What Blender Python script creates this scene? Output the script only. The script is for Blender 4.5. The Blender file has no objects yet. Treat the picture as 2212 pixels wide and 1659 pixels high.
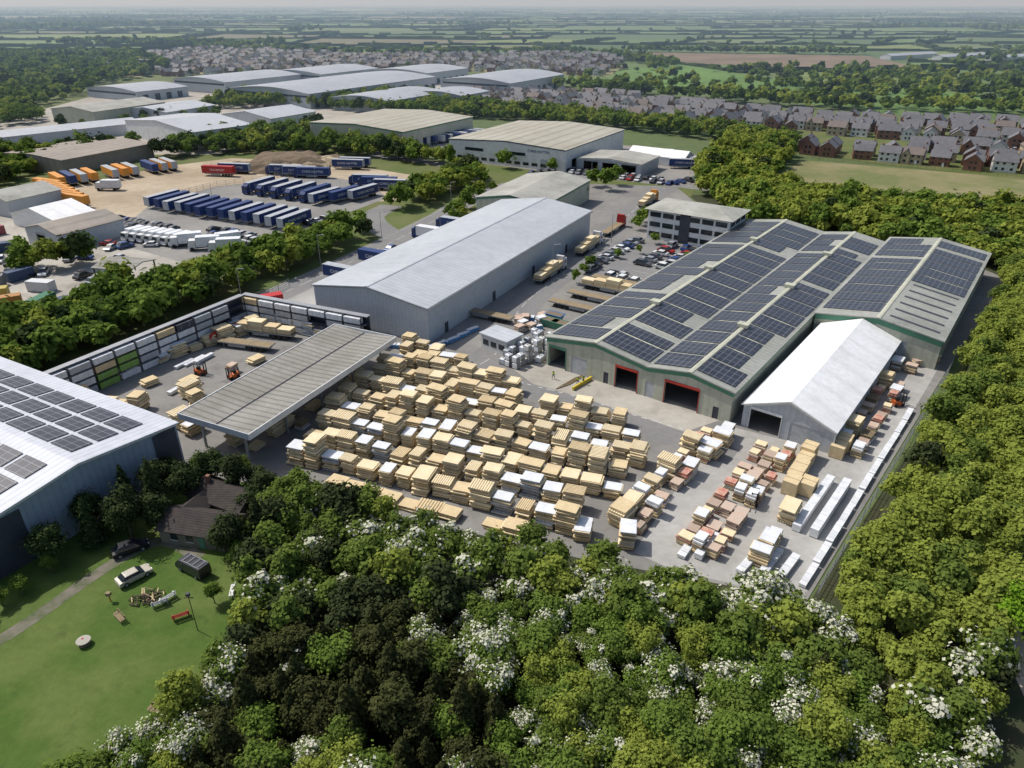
import bpy, math, random
import numpy as np
from mathutils import Vector, Matrix
R=random.Random(7); NR=np.random.RandomState(5)
S=bpy.context.scene; COL=S.collection
S.view_settings.view_transform='Standard'
rad=math.radians
# ------------------------------------------------------------ materials
def nm(name):
    m=bpy.data.materials.new(name); m.use_nodes=True
    nt=m.node_tree; b=nt.nodes['Principled BSDF']; return m,nt,b
def mixc(nt,fac,a,b,mode='MIX'):
    n=nt.nodes.new('ShaderNodeMix'); n.data_type='RGBA'; n.blend_type=mode
    for i,v in ((0,fac),(6,a),(7,b)):
        if isinstance(v,(int,float)): n.inputs[i].default_value=v
        elif isinstance(v,tuple): n.inputs[i].default_value=(v[0],v[1],v[2],1)
        else: nt.links.new(v,n.inputs[i])
    return n.outputs[2]
def noise(nt,co,scale,detail=4,rough=.6):
    n=nt.nodes.new('ShaderNodeTexNoise'); n.inputs['Scale'].default_value=scale
    n.inputs['Detail'].default_value=detail; n.inputs['Roughness'].default_value=rough
    nt.links.new(co,n.inputs['Vector']); return n.outputs['Fac']
def ramp(nt,v,lo,hi):
    n=nt.nodes.new('ShaderNodeMapRange'); n.inputs[1].default_value=lo; n.inputs[2].default_value=hi
    nt.links.new(v,n.inputs[0]); return n.outputs[0]
def tc(nt,kind='Object'):
    return nt.nodes.new('ShaderNodeTexCoord').outputs[kind]
def mat(name,col,col2=None,s1=.3,s2=3.,rough=.7,metal=0,stripe=None,stripecol=.85,lo=.35,hi=.65,objcol=False,spec=.3,bump=0,s3=None):
    m,nt,b=nm(name); co=tc(nt)
    col2=col2 or tuple(c*.8 for c in col)
    if objcol:
        oi=nt.nodes.new('ShaderNodeObjectInfo'); base=oi.outputs['Color']
        c=mixc(nt,ramp(nt,noise(nt,co,s2),.3,.8),base,mixc(nt,1.,base,(.8,.8,.8),'MULTIPLY'))
    else:
        c=mixc(nt,ramp(nt,noise(nt,co,s1),lo,hi),col,col2)
        c=mixc(nt,ramp(nt,noise(nt,co,s2),.3,.75),c,mixc(nt,1.,c,(.82,.82,.82),'MULTIPLY'))
        if s3: c=mixc(nt,ramp(nt,noise(nt,co,s3[0],6,.7),.55,.7),c,mixc(nt,1.,c,(s3[1],)*3,'MULTIPLY'))
    if stripe:
        ax,per=stripe
        sp=nt.nodes.new('ShaderNodeSeparateXYZ'); nt.links.new(co,sp.inputs[0])
        mm=nt.nodes.new('ShaderNodeMath'); mm.operation='MULTIPLY'; mm.inputs[1].default_value=1/per
        nt.links.new(sp.outputs[ax],mm.inputs[0])
        fr=nt.nodes.new('ShaderNodeMath'); fr.operation='FRACT'; nt.links.new(mm.outputs[0],fr.inputs[0])
        gt=nt.nodes.new('ShaderNodeMath'); gt.operation='GREATER_THAN'; gt.inputs[1].default_value=.72; nt.links.new(fr.outputs[0],gt.inputs[0])
        c=mixc(nt,gt.outputs[0],c,mixc(nt,1.,c,(stripecol,)*3,'MULTIPLY'))
    nt.links.new(c,b.inputs['Base Color'])
    b.inputs['Roughness'].default_value=rough; b.inputs['Metallic'].default_value=metal
    b.inputs['Specular IOR Level'].default_value=spec
    if bump:
        bn=nt.nodes.new('ShaderNodeBump'); bn.inputs['Strength'].default_value=bump; bn.inputs['Distance'].default_value=.1
        nt.links.new(noise(nt,co,s2*3),bn.inputs['Height']); nt.links.new(bn.outputs[0],b.inputs['Normal'])
    return m
M={}
M['asphalt']=mat('asphalt',(.19,.183,.172),(.26,.25,.23),.05,.6,.9,s3=(.12,.75))
M['parkgrey']=mat('worn_grey_yard',(.28,.27,.25),(.21,.205,.19),.05,.6,.9,s3=(.1,.8))
M['road']=mat('road_asphalt',(.19,.188,.185),(.23,.225,.215),.1,1.2,.9,s3=(.1,.87))
M['concrete']=mat('concrete',(.43,.42,.395),(.32,.31,.285),.08,.9,.85,s3=(.15,.8))
M['pale']=mat('pale_concrete',(.43,.405,.355),(.32,.295,.25),.06,.7,.9,s3=(.12,.8))
M['dirt']=mat('bare_earth',(.48,.40,.29),(.35,.28,.19),.05,.5,.95,s3=(.08,.85))
M['soil']=mat('soil',(.22,.165,.115),(.15,.115,.075),.02,.3,.95,bump=.5)
M['floor']=mat('woodland_floor',(.04,.055,.02),(.055,.055,.028),.2,2,.95)
M['verge']=mat('verge_grass',(.09,.13,.03),(.14,.15,.055),.08,1.,.95)
M['lawn']=mat('lawn_grass',(.060,.112,.015),(.105,.145,.033),.13,1.3,.95,bump=.6,s3=(.4,.72),lo=.40,hi=.62)
M['meadow']=mat('meadow_grass',(.15,.17,.06),(.28,.24,.13),.03,.35,.95,lo=.42,hi=.6,s3=(.06,.75))
M['golf']=mat('golf_grass',(.13,.23,.05),(.09,.15,.04),.01,.1,.95)
M['track']=mat('gravel_track',(.2,.175,.14),(.09,.11,.05),.5,3,.95)
M['white']=mat('white_paint',(.75,.75,.74),(.62,.62,.6),.4,3,.5)
M['line']=mat('road_paint',(.6,.6,.58),(.45,.45,.43),.4,3,.7)
M['greyroof']=mat('grey_sheet_roof',(.50,.52,.54),(.45,.47,.49),.06,.5,.42,stripe=(1,1.3),stripecol=.9,spec=.4,s3=(.05,.95))
M['farroof']=mat('far_grey_roof',(.38,.40,.43),(.33,.35,.38),.02,.2,.5,stripe=(1,6.),stripecol=1.2,spec=.4)
M['greywall']=mat('grey_sheet_wall',(.48,.51,.54),(.44,.47,.50),.1,1,.45,stripe=(0,.9),stripecol=.92,spec=.4)
M['bluewall']=mat('pale_blue_wall',(.30,.355,.42),(.27,.325,.39),.1,1,.45,stripe=(0,.9),stripecol=.9)
M['dark']=mat('dark_cladding',(.05,.055,.07),(.07,.075,.09),.3,2,.6)
M['whiteroof']=mat('white_sheet_roof',(.60,.62,.66),(.54,.56,.60),.1,.6,.42,stripe=(1,1.0),stripecol=.86)
M['weathroof']=mat('weathered_roof',(.44,.435,.39),(.31,.31,.27),.12,1.2,.8,stripe=(1,1.1),stripecol=.85,s3=(.3,.8))
M['solroof']=mat('grey_green_roof',(.36,.365,.33),(.27,.28,.245),.12,1.2,.8,stripe=(1,1.1),stripecol=.85,s3=(.3,.8))
M['mossroof']=mat('fibre_cement_roof',(.31,.295,.265),(.235,.225,.195),.15,1.6,.9,stripe=(1,1.25),stripecol=.68,s3=(.5,.85))
M['tanroof']=mat('tan_sheet_roof',(.45,.43,.36),(.38,.36,.29),.03,.3,.8,stripe=(0,6.),stripecol=.8)
M['brownroof']=mat('brown_sheet_roof',(.36,.31,.26),(.30,.27,.23),.05,.4,.8,stripe=(0,4.),stripecol=.85)
M['cream']=mat('cream_wall',(.50,.50,.40),(.42,.43,.34),.2,1.5,.8,stripe=(0,2.),stripecol=.9,s3=(.4,.85))
M['green']=mat('green_trim',(.10,.26,.17),(.08,.22,.14),.3,2,.6)
M['red']=mat('red_paint',(.5,.05,.03),(.4,.04,.03),.5,3,.5)
M['redpack']=mat('red_banded_pack',(.50,.16,.12),(.60,.44,.32),1.1,3,.6)
M['orange']=mat('orange_paint',(.55,.13,.03),(.45,.1,.03),.5,3,.5)
M['yellow']=mat('yellow_paint',(.72,.55,.05),(.6,.45,.05),.5,3,.5)
M['blue']=mat('navy_blue_curtain',(.022,.055,.19),(.017,.045,.15),.4,2,.5)
M['tent']=mat('white_pvc',(.90,.90,.89),(.82,.82,.80),.18,1.1,.6,stripe=(1,5.),stripecol=.93,s3=(.25,.95))
M['black']=mat('black_rubber',(.02,.02,.02),(.03,.03,.03),.5,3,.7)
M['steel']=mat('galvanised_steel',(.36,.37,.38),(.3,.31,.32),.5,3,.5,metal=.2)
M['glass']=mat('dark_glass',(.03,.04,.05),(.02,.025,.03),.3,2,.12,spec=.6)
M['pine']=mat('pine_timber',(.69,.55,.33),(.58,.45,.26),.7,4.,.8)
M['pine2']=mat('fresh_timber',(.80,.68,.45),(.71,.58,.36),.7,4.,.8)
M['oldwood']=mat('weathered_timber',(.31,.235,.14),(.23,.18,.11),.7,4,.85)
M['wrap']=mat('white_wrap',(.78,.79,.80),(.62,.64,.66),.8,4,.45)
M['greywrap']=mat('grey_wrap',(.46,.48,.50),(.36,.38,.40),.8,4,.5)
M['pink']=mat('pink_brick_pack',(.56,.40,.31),(.52,.44,.35),.8,4,.8)
M['bluewrap']=mat('blue_plastic',(.05,.2,.45),(.1,.28,.5),.8,4,.5)
M['lime']=mat('lime_wrap',(.22,.40,.09),(.2,.34,.08),.8,4,.5)
M['brick']=mat('red_brick',(.25,.12,.085),(.2,.1,.07),.3,2,.85)
M['buff']=mat('buff_brick',(.42,.35,.24),(.36,.3,.21),.3,2,.85)
M['stone']=mat('old_stone_wall',(.22,.2,.15),(.17,.15,.11),.6,3,.9)
M['render']=mat('white_render',(.68,.67,.63),(.6,.59,.56),.3,2,.8)
M['slate']=mat('slate_roof',(.18,.18,.195),(.14,.14,.15),.5,3,.7,stripe=(1,.5),stripecol=.8)
M['tile']=mat('brown_tile_roof',(.072,.058,.050),(.045,.038,.034),.9,4,.85,stripe=(1,.32),stripecol=.6,s3=(1.5,.7))
M['redtile']=mat('clay_tile_roof',(.20,.165,.15),(.17,.145,.13),.5,3,.85)
M['paint']=mat('vehicle_paint',(.5,.5,.5),objcol=True,rough=.3,spec=.5)
M['curtain']=mat('curtain_side',(.5,.5,.5),objcol=True,rough=.55)
M['skin']=mat('skin',(.5,.32,.24)); M['hivis']=mat('hi_vis_yellow',(.6,.75,.05))
M['bark']=mat('bark',(.12,.09,.06),(.08,.06,.045),2,8,.95)
def solar():
    m,nt,b=nm('solar_panel_glass'); co=tc(nt)
    br=nt.nodes.new('ShaderNodeTexBrick'); br.offset=0; br.squash=1
    br.inputs['Scale'].default_value=1; br.inputs['Brick Width'].default_value=1.05; br.inputs['Row Height'].default_value=1.7
    br.inputs['Mortar Size'].default_value=.035; br.inputs['Mortar Smooth'].default_value=0
    br.inputs['Color1'].default_value=(.022,.025,.036,1); br.inputs['Color2'].default_value=(.034,.036,.048,1); br.inputs['Mortar'].default_value=(.22,.225,.24,1)
    nt.links.new(co,br.inputs['Vector']); nt.links.new(br.outputs[0],b.inputs['Base Color'])
    b.inputs['Roughness'].default_value=.35; return m
M['solar']=solar()
def leafmat(name,c1,c2,c3,trans=.25):
    m=bpy.data.materials.new(name); m.use_nodes=True; nt=m.node_tree; nt.nodes.clear()
    a=nt.nodes.new('ShaderNodeAttribute'); a.attribute_name='tint'
    oi=nt.nodes.new('ShaderNodeObjectInfo')
    c=mixc(nt,a.outputs['Fac'],c1,c2)
    c=mixc(nt,ramp(nt,oi.outputs['Random'],0.,1.3),c,c3)
    d=nt.nodes.new('ShaderNodeBsdfDiffuse'); t=nt.nodes.new('ShaderNodeBsdfTranslucent')
    nt.links.new(c,d.inputs[0]); nt.links.new(c,t.inputs[0])
    mx=nt.nodes.new('ShaderNodeMixShader'); mx.inputs[0].default_value=trans
    nt.links.new(d.outputs[0],mx.inputs[1]); nt.links.new(t.outputs[0],mx.inputs[2])
    o=nt.nodes.new('ShaderNodeOutputMaterial'); nt.links.new(mx.outputs[0],o.inputs[0]); return m
M['leaf']=leafmat('foliage',(.06,.11,.020),(.21,.30,.055),(.13,.175,.04),.33)
M['leafdark']=leafmat('dark_foliage',(.022,.042,.016),(.07,.095,.034),(.045,.055,.024),.12)
M['leafbrown']=leafmat('deep_green_needles',(.024,.036,.014),(.082,.085,.030),(.05,.052,.02),.1)
M['leafbright']=leafmat('fresh_foliage',(.13,.26,.015),(.28,.45,.04),(.18,.32,.03),.35)
M['leafyellow']=leafmat('spring_foliage',(.12,.17,.025),(.38,.42,.085),(.26,.31,.06),.4)
M['blossom']=leafmat('hawthorn_blossom',(.46,.46,.36),(.72,.71,.58),(.55,.55,.43),.2)
# ------------------------------------------------------------ builders
def reg(o,label=None,cat=None,group=None,kind=None):
    if label: o['label']=label
    if cat: o['category']=cat
    if group: o['group']=group
    if kind: o['kind']=kind
def link(o): COL.objects.link(o); return o
def obj(name,me,loc=(0,0,0),hd=0,parent=None,scale=None):
    o=bpy.data.objects.new(name,me); o.location=loc; o.rotation_euler=(0,0,-rad(hd))
    if scale: o.scale=scale
    if parent: o.parent=parent
    return link(o)
class B:
    def __init__(s): s.v=[];s.f=[];s.m=[];s.mats=[]
    def mi(s,k):
        if k not in s.mats: s.mats.append(k)
        return s.mats.index(k)
    def hexa(s,p,k):
        n=len(s.v); s.v+=[tuple(q) for q in p]; i=s.mi(k)
        for f in ((0,3,2,1),(4,5,6,7),(0,1,5,4),(1,2,6,5),(2,3,7,6),(3,0,4,7)):
            s.f.append(tuple(n+a for a in f)); s.m.append(i)
    def box(s,x0,x1,y0,y1,z0,z1,k): s.hexa([(x0,y0,z0),(x1,y0,z0),(x1,y1,z0),(x0,y1,z0),(x0,y0,z1),(x1,y0,z1),(x1,y1,z1),(x0,y1,z1)],k)
    def rbox(s,cx,cy,z0,z1,sx,sy,a,k,tz=1.):
        c,d=math.cos(a),math.sin(a); P=[]
        for z,t in ((z0,1.),(z1,tz)):
            for x,y in ((-sx/2*t,-sy/2*t),(sx/2*t,-sy/2*t),(sx/2*t,sy/2*t),(-sx/2*t,sy/2*t)): P.append((cx+x*c-y*d,cy+x*d+y*c,z))
        s.hexa(P,k)
    def poly(s,pts,k):
        n=len(s.v); s.v+=[tuple(p) for p in pts]; s.f.append(tuple(range(n,n+len(pts)))); s.m.append(s.mi(k))
    def cyl(s,p,q,r0,r1,k,n=10):
        p=Vector(p);q=Vector(q);d=(q-p).normalized(); a=d.orthogonal().normalized(); b=d.cross(a); s0=len(s.v)
        for c,r in ((p,r0),(q,r1)):
            for i in range(n):
                t=2*math.pi*i/n; s.v.append(tuple(c+a*(r*math.cos(t))+b*(r*math.sin(t))))
        i_=s.mi(k)
        for i in range(n):
            j=(i+1)%n; s.f.append((s0+i,s0+j,s0+n+j,s0+n+i)); s.m.append(i_)
        s.f.append(tuple(s0+n+i for i in range(n))); s.m.append(i_); s.f.append(tuple(s0+n-1-i for i in range(n))); s.m.append(i_)
    def mesh(s,name):
        me=bpy.data.meshes.new(name); me.from_pydata(s.v,[],s.f)
        for k in s.mats: me.materials.append(M[k])
        me.polygons.foreach_set('material_index',s.m); me.update(); return me
    def add(s,name,loc=(0,0,0),hd=0,parent=None): return obj(name,s.mesh(name),loc,hd,parent)
    def addeach(s,name,parent):
        for i in range(len(s.v)//8):
            b=B(); b.hexa(s.v[i*8:i*8+8],s.mats[s.m[i*6]]); b.add(name,parent=parent)
def ground(name,pts,z,k):
    b=B(); b.poly([(x,y,z) for x,y in pts],k); o=b.add(name); o['kind']='structure'
    return o
def strip(name,pts,w,z,k,dash=None,off=0):
    P=[Vector((x,y)) for x,y in pts]
    Q=[]
    for i in range(len(P)-1):
        p0=P[max(i-1,0)];p1=P[i];p2=P[i+1];p3=P[min(i+2,len(P)-1)]
        for t in [j/12 for j in range(12)]:
            Q.append(.5*((2*p1)+(p2-p0)*t+(2*p0-5*p1+4*p2-p3)*t*t+(3*p1-p0-3*p2+p3)*t**3))
    Q.append(P[-1]); b=B(); acc=0
    L=[];
    for i,q in enumerate(Q):
        d=(Q[min(i+1,len(Q)-1)]-Q[max(i-1,0)]).normalized(); n=Vector((d.y,-d.x)); L.append((q+n*(off-w/2),q+n*(off+w/2)))
    for i in range(len(Q)-1):
        acc+=(Q[i+1]-Q[i]).length
        if dash and (acc%dash[0])>dash[1]: continue
        a,c=L[i];e,f=L[i+1]; b.poly([(a.x,a.y,z),(c.x,c.y,z),(f.x,f.y,z),(e.x,e.y,z)],k)
    o=b.add(name); o['kind']='structure'; return o
def inside(x,y,P):
    c=False;j=len(P)-1
    for i in range(len(P)):
        xi,yi=P[i];xj,yj=P[j]
        if (yi>y)!=(yj>y) and x<(xj-xi)*(y-yi)/(yj-yi)+xi: c=not c
        j=i
    return c
def fill(P,sp,jit=.4,prob=1):
    xs=[p[0] for p in P];ys=[p[1] for p in P];out=[];y=min(ys);r=0
    while y<max(ys):
        x=min(xs)+(r%2)*sp/2
        while x<max(xs):
            a=x+R.uniform(-jit,jit)*sp;b=y+R.uniform(-jit,jit)*sp
            if inside(a,b,P) and R.random()<prob: out.append((a,b))
            x+=sp
        y+=sp*.87;r+=1
    return out
def loc2(ox,oy,hd,u,v):
    h=rad(hd); return (ox+u*math.cos(h)+v*math.sin(h), oy-u*math.sin(h)+v*math.cos(h))
# ------------------------------------------------------------ camera, light, sky
cam=bpy.data.cameras.new('camera'); co=link(bpy.data.objects.new('camera',cam)); co.location=(0,0,60); co.rotation_euler=(rad(90-27.9),0,0)
cam.sensor_width=36; cam.lens=25.42; cam.clip_end=60000; cam.clip_start=.5; S.camera=co
w=bpy.data.worlds.new('World'); S.world=w; w.use_nodes=True; nt=w.node_tree
sk=nt.nodes.new('ShaderNodeTexSky'); sk.sky_type='NISHITA'; sk.sun_disc=False; sk.sun_elevation=rad(52); sk.sun_rotation=rad(-62); sk.dust_density=2.5
nt.links.new(sk.outputs[0],nt.nodes['Background'].inputs[0]); nt.nodes['Background'].inputs[1].default_value=.13
sd=bpy.data.lights.new('sun','SUN'); sd.energy=4.2; sd.angle=rad(.5); sd.color=(1,.955,.89)
so=link(bpy.data.objects.new('sun',sd)); az=rad(-62); el=rad(52)
so.rotation_euler=Vector((math.sin(az)*math.cos(el),math.cos(az)*math.cos(el),math.sin(el))).to_track_quat('Z','Y').to_euler()
hb=B(); hb.box(-9000,9000,300,13500,-2,330,'white'); ho=hb.add('sky_haze'); ho['kind']='structure'
hm=bpy.data.materials.new('haze_air'); hm.use_nodes=True; nt=hm.node_tree; nt.nodes.clear()
vs=nt.nodes.new('ShaderNodeVolumeScatter'); vs.inputs['Color'].default_value=(.54,.78,1,1); vs.inputs['Density'].default_value=.00030; vs.inputs['Anisotropy'].default_value=.1
oo=nt.nodes.new('ShaderNodeOutputMaterial'); nt.links.new(vs.outputs[0],oo.inputs['Volume'])
ho.data.materials.clear(); ho.data.materials.append(hm)
# ------------------------------------------------------------ ground
def groundmat():
    m,nt,b=nm('countryside'); co=tc(nt)
    c=mixc(nt,ramp(nt,noise(nt,co,.006,3),.4,.6),(.085,.13,.036),(.12,.145,.052))
    c=mixc(nt,ramp(nt,noise(nt,co,.15,4),.3,.7),c,(.07,.10,.032))
    nt.links.new(c,b.inputs['Base Color']); b.inputs['Roughness'].default_value=1; return m
M['ground']=groundmat()
b=B(); b.poly([(-26000,-1000,-.05),(26000,-1000,-.05),(26000,30000,-.05),(-26000,30000,-.05)],'ground'); o=b.add('ground'); o['kind']='structure'
def fieldmat():
    m,nt,b=nm('field_crop'); co=tc(nt)
    a=nt.nodes.new('ShaderNodeAttribute'); a.attribute_name='fcol'
    c=mixc(nt,ramp(nt,noise(nt,co,.03,4),.3,.8),a.outputs['Color'],mixc(nt,1.,a.outputs['Color'],(.75,.8,.75),'MULTIPLY'))
    nt.links.new(c,b.inputs['Base Color']); b.inputs['Roughness'].default_value=1; return m
M['field']=fieldmat()
FARH=[(-400,690),(-290,705),(-160,740),(-90,790),(-20,740),(85,700),(125,850),(110,1000),(-200,960),(-260,1050),(-420,1150),(-480,900)]
GOLF=[(97,640),(97,760),(182,850),(241,640),(420,520),(330,440),(230,460)]
BROWN=[(147,1060),(440,985),(415,790),(300,800),(159,880)]
rows=[620.]
while rows[-1]<11000: rows.append(rows[-1]+R.uniform(.7,1.5)*(110+rows[-1]*.06))
grid=[]
for k,y in enumerate(rows):
    r=[]
    for i in range(61):
        u=(i/60-.5)*2*(.85*y+500)
        r.append((u+R.uniform(-.35,.35)*(1.7*y+1000)/60+math.sin(y*.004)*60+.15*(y%400), y+R.uniform(-.3,.3)*(110+y*.05)+ .12*u*math.sin(k*1.7)*.5))
    grid.append(r)
fv=[];ff=[];fc=[]
cols=[(.095,.155,.04),(.115,.175,.05),(.085,.135,.036),(.125,.16,.058),(.14,.15,.062),(.105,.16,.043),(.075,.12,.036),(.15,.135,.075),(.125,.19,.05),(.10,.15,.043),(.16,.20,.056)]
hed=[]
for k in range(len(rows)-1):
    i=0
    while i<60:
        st=R.choice((2,3,3,4,5)) if rows[k]<2500 else R.choice((1,2,3,4))
        j=min(i+st,60)
        P=[grid[k][i],grid[k][j],grid[k+1][j],grid[k+1][i]]
        n=len(fv); fv+=[(p[0],p[1],-.02) for p in P]; ff.append((n,n+1,n+2,n+3)); c=R.choice(cols); fc.append(c)
        hed.append((P[0],P[1]));  hed.append((P[0],P[3]))
        i=j
me=bpy.data.meshes.new('fields'); me.from_pydata(fv,[],ff); at=me.attributes.new('fcol','FLOAT_COLOR','FACE')
at.data.foreach_set('color',np.array([(*c,1) for c in fc],dtype=np.float32).ravel()); me.materials.append(M['field']); me.update()
o=obj('field',me); o['kind']='structure'
ground('housing_ground',FARH,.0,'meadow'); ground('golf_grass',GOLF,.0,'golf'); ground('ploughed_field',BROWN,.0,'soil')
ground('industrial_ground',[(-430,330),(-60,330),(-60,420),(40,520),(60,640),(-60,760),(-280,730),(-420,600)],.01,'verge')
ground('estate_ground',[(-60,520),(55,430),(125,378),(128,340),(150,312),(200,275),(330,330),(330,420),(150,470),(80,540),(-10,610)],.02,'verge')
ground('woodland_floor',[(-45,20),(-38,50),(-33,66),(-34,84),(-16,77),(8,69),(19,66),(33,60),(84,120),(122,167),(110,190),(64,214),(62,255),(90,256),(300,256),(300,60),(60,10)],.0,'floor')
ground('roadside_verge',[(-140,90),(-80,92),(-30,180),(0,236),(62,252),(76,292),(40,306),(-30,312),(-170,340),(-220,300),(-160,160)],.004,'verge')
ground('lawn',[(-90,20),(-25,20),(-30,66),(-34,84),(-60,92),(-90,70)],.008,'lawn')
ground('meadow',[(88,256),(123,318),(200,280),(330,240),(330,180),(165,214)],.012,'meadow')
ground('bare_earth_yard',[(-166,258),(-143,304),(-121,322),(-75,312),(-35,285),(-29,268),(-39,247),(-124,224)],.016,'dirt')
ground('lorry_park',[(-121,244),(-108,268),(-76,288),(-52,272),(-43,250),(-59,218),(-71,197),(-86,181),(-115,200)],.024,'parkgrey')
ground('concrete_yard',[(-172,262),(-124,226),(-112,203),(-86,181),(-88,160),(-92,140),(-118,128),(-150,150),(-200,240)],.02,'pale')
ground('warehouse_yard',[(-60,350),(-20,390),(60,350),(90,322),(84,290),(62,266),(20,290),(-20,315)],.026,'parkgrey')
ground('industrial_yard',[(-270,330),(-130,330),(-120,400),(-60,470),(40,560),(30,640),(-60,720),(-250,690),(-300,560),(-290,430)],.022,'pale')
YARD=[(-84,100),(-57,148),(-38,175),(-22,205),(-6,230),(2,262),(30,272),(60,268),(64,215),(118,182),(121,168),(81,120),(33.5,61),(18.7,65),(8,68),(-16,76.5),(-31,85),(-47,82),(-60,90)]
ground('yard_asphalt',YARD,.03,'asphalt')
ground('yard_concrete',[(15,69),(24,84),(34.5,99),(47,92),(71,121),(80,121),(33.2,61.4),(27,63),(19,66)],.036,'concrete')
ground('yard_apron',[(0,119.5),(6.5,122.5),(35,101.5),(27,97),(21,102),(12,107.5),(5,111)],.036,'pale')
ground('car_park',[(18,172),(30,163),(56,190),(42,204)],.036,'road')
ground('roadside_hardstanding',[(-57,148),(-28,134),(-40,142),(-3,214),(-8,224),(-22,214),(-45,172)],.034,'concrete')
ROAD=[(-72,122),(-54,157),(-42.5,180),(-31,205),(-22,226),(-15,245),(0,270),(22,284),(45,282),(66,268),(84,258)]
strip('road',ROAD,8.4,.045,'road')
strip('road_centre_marking',ROAD,.16,.05,'line',dash=(6,3))
strip('road_edge_marking',ROAD,.14,.05,'line',off=3.9); strip('road_edge_marking',ROAD,.14,.05,'line',off=-3.9)
strip('kerb',ROAD,.3,.13,'concrete',off=-4.4)
IR=[(-17,112),(-6,121),(-1,132),(1,146),(8,163.5),(23,192),(34,221),(44,243),(56,266)]
strip('site_road',IR,8,.042,'road')
strip('site_road_marking',IR,.15,.048,'line',dash=(5,2.5))
strip('yard_road',[(-20,118),(-10,116.5),(-1,113),(10,106.5),(19,100),(28,93.5),(33,90)],5,.041,'road')
strip('yard_road_marking',[(-14,117),(-4,116.5),(4,112.5),(12,108),(19,103),(27,98)],.2,.05,'line',dash=(2,1))
strip('junction_road',[(-33,203),(-40,214),(-44,226),(-40,240)],8,.04,'road')
strip('estate_road',[(-20,300),(-42,318),(-60,330),(-64,360)],7,.04,'road')
strip('track',[(-62,47),(-54.5,55),(-48.5,66.5),(-44,71),(-38,68)],1.7,.02,'track')
strip('dirt_track',[(49,30),(49.6,40),(51.3,48),(54,58),(60,70)],2.6,.02,'dirt')
b=B()
for (x0,y0,x1,y1,n,a) in ((20,177,34,198,10,-36),(32.3,173,45,190,8,-36)):
    for i in range(n):
        t=i/(n-1); b.rbox(x0+(x1-x0)*t,y0+(y1-y0)*t,.052,.056,5,.1,rad(a),'line')
o=b.add('parking_bay_marking'); o['kind']='structure'
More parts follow.
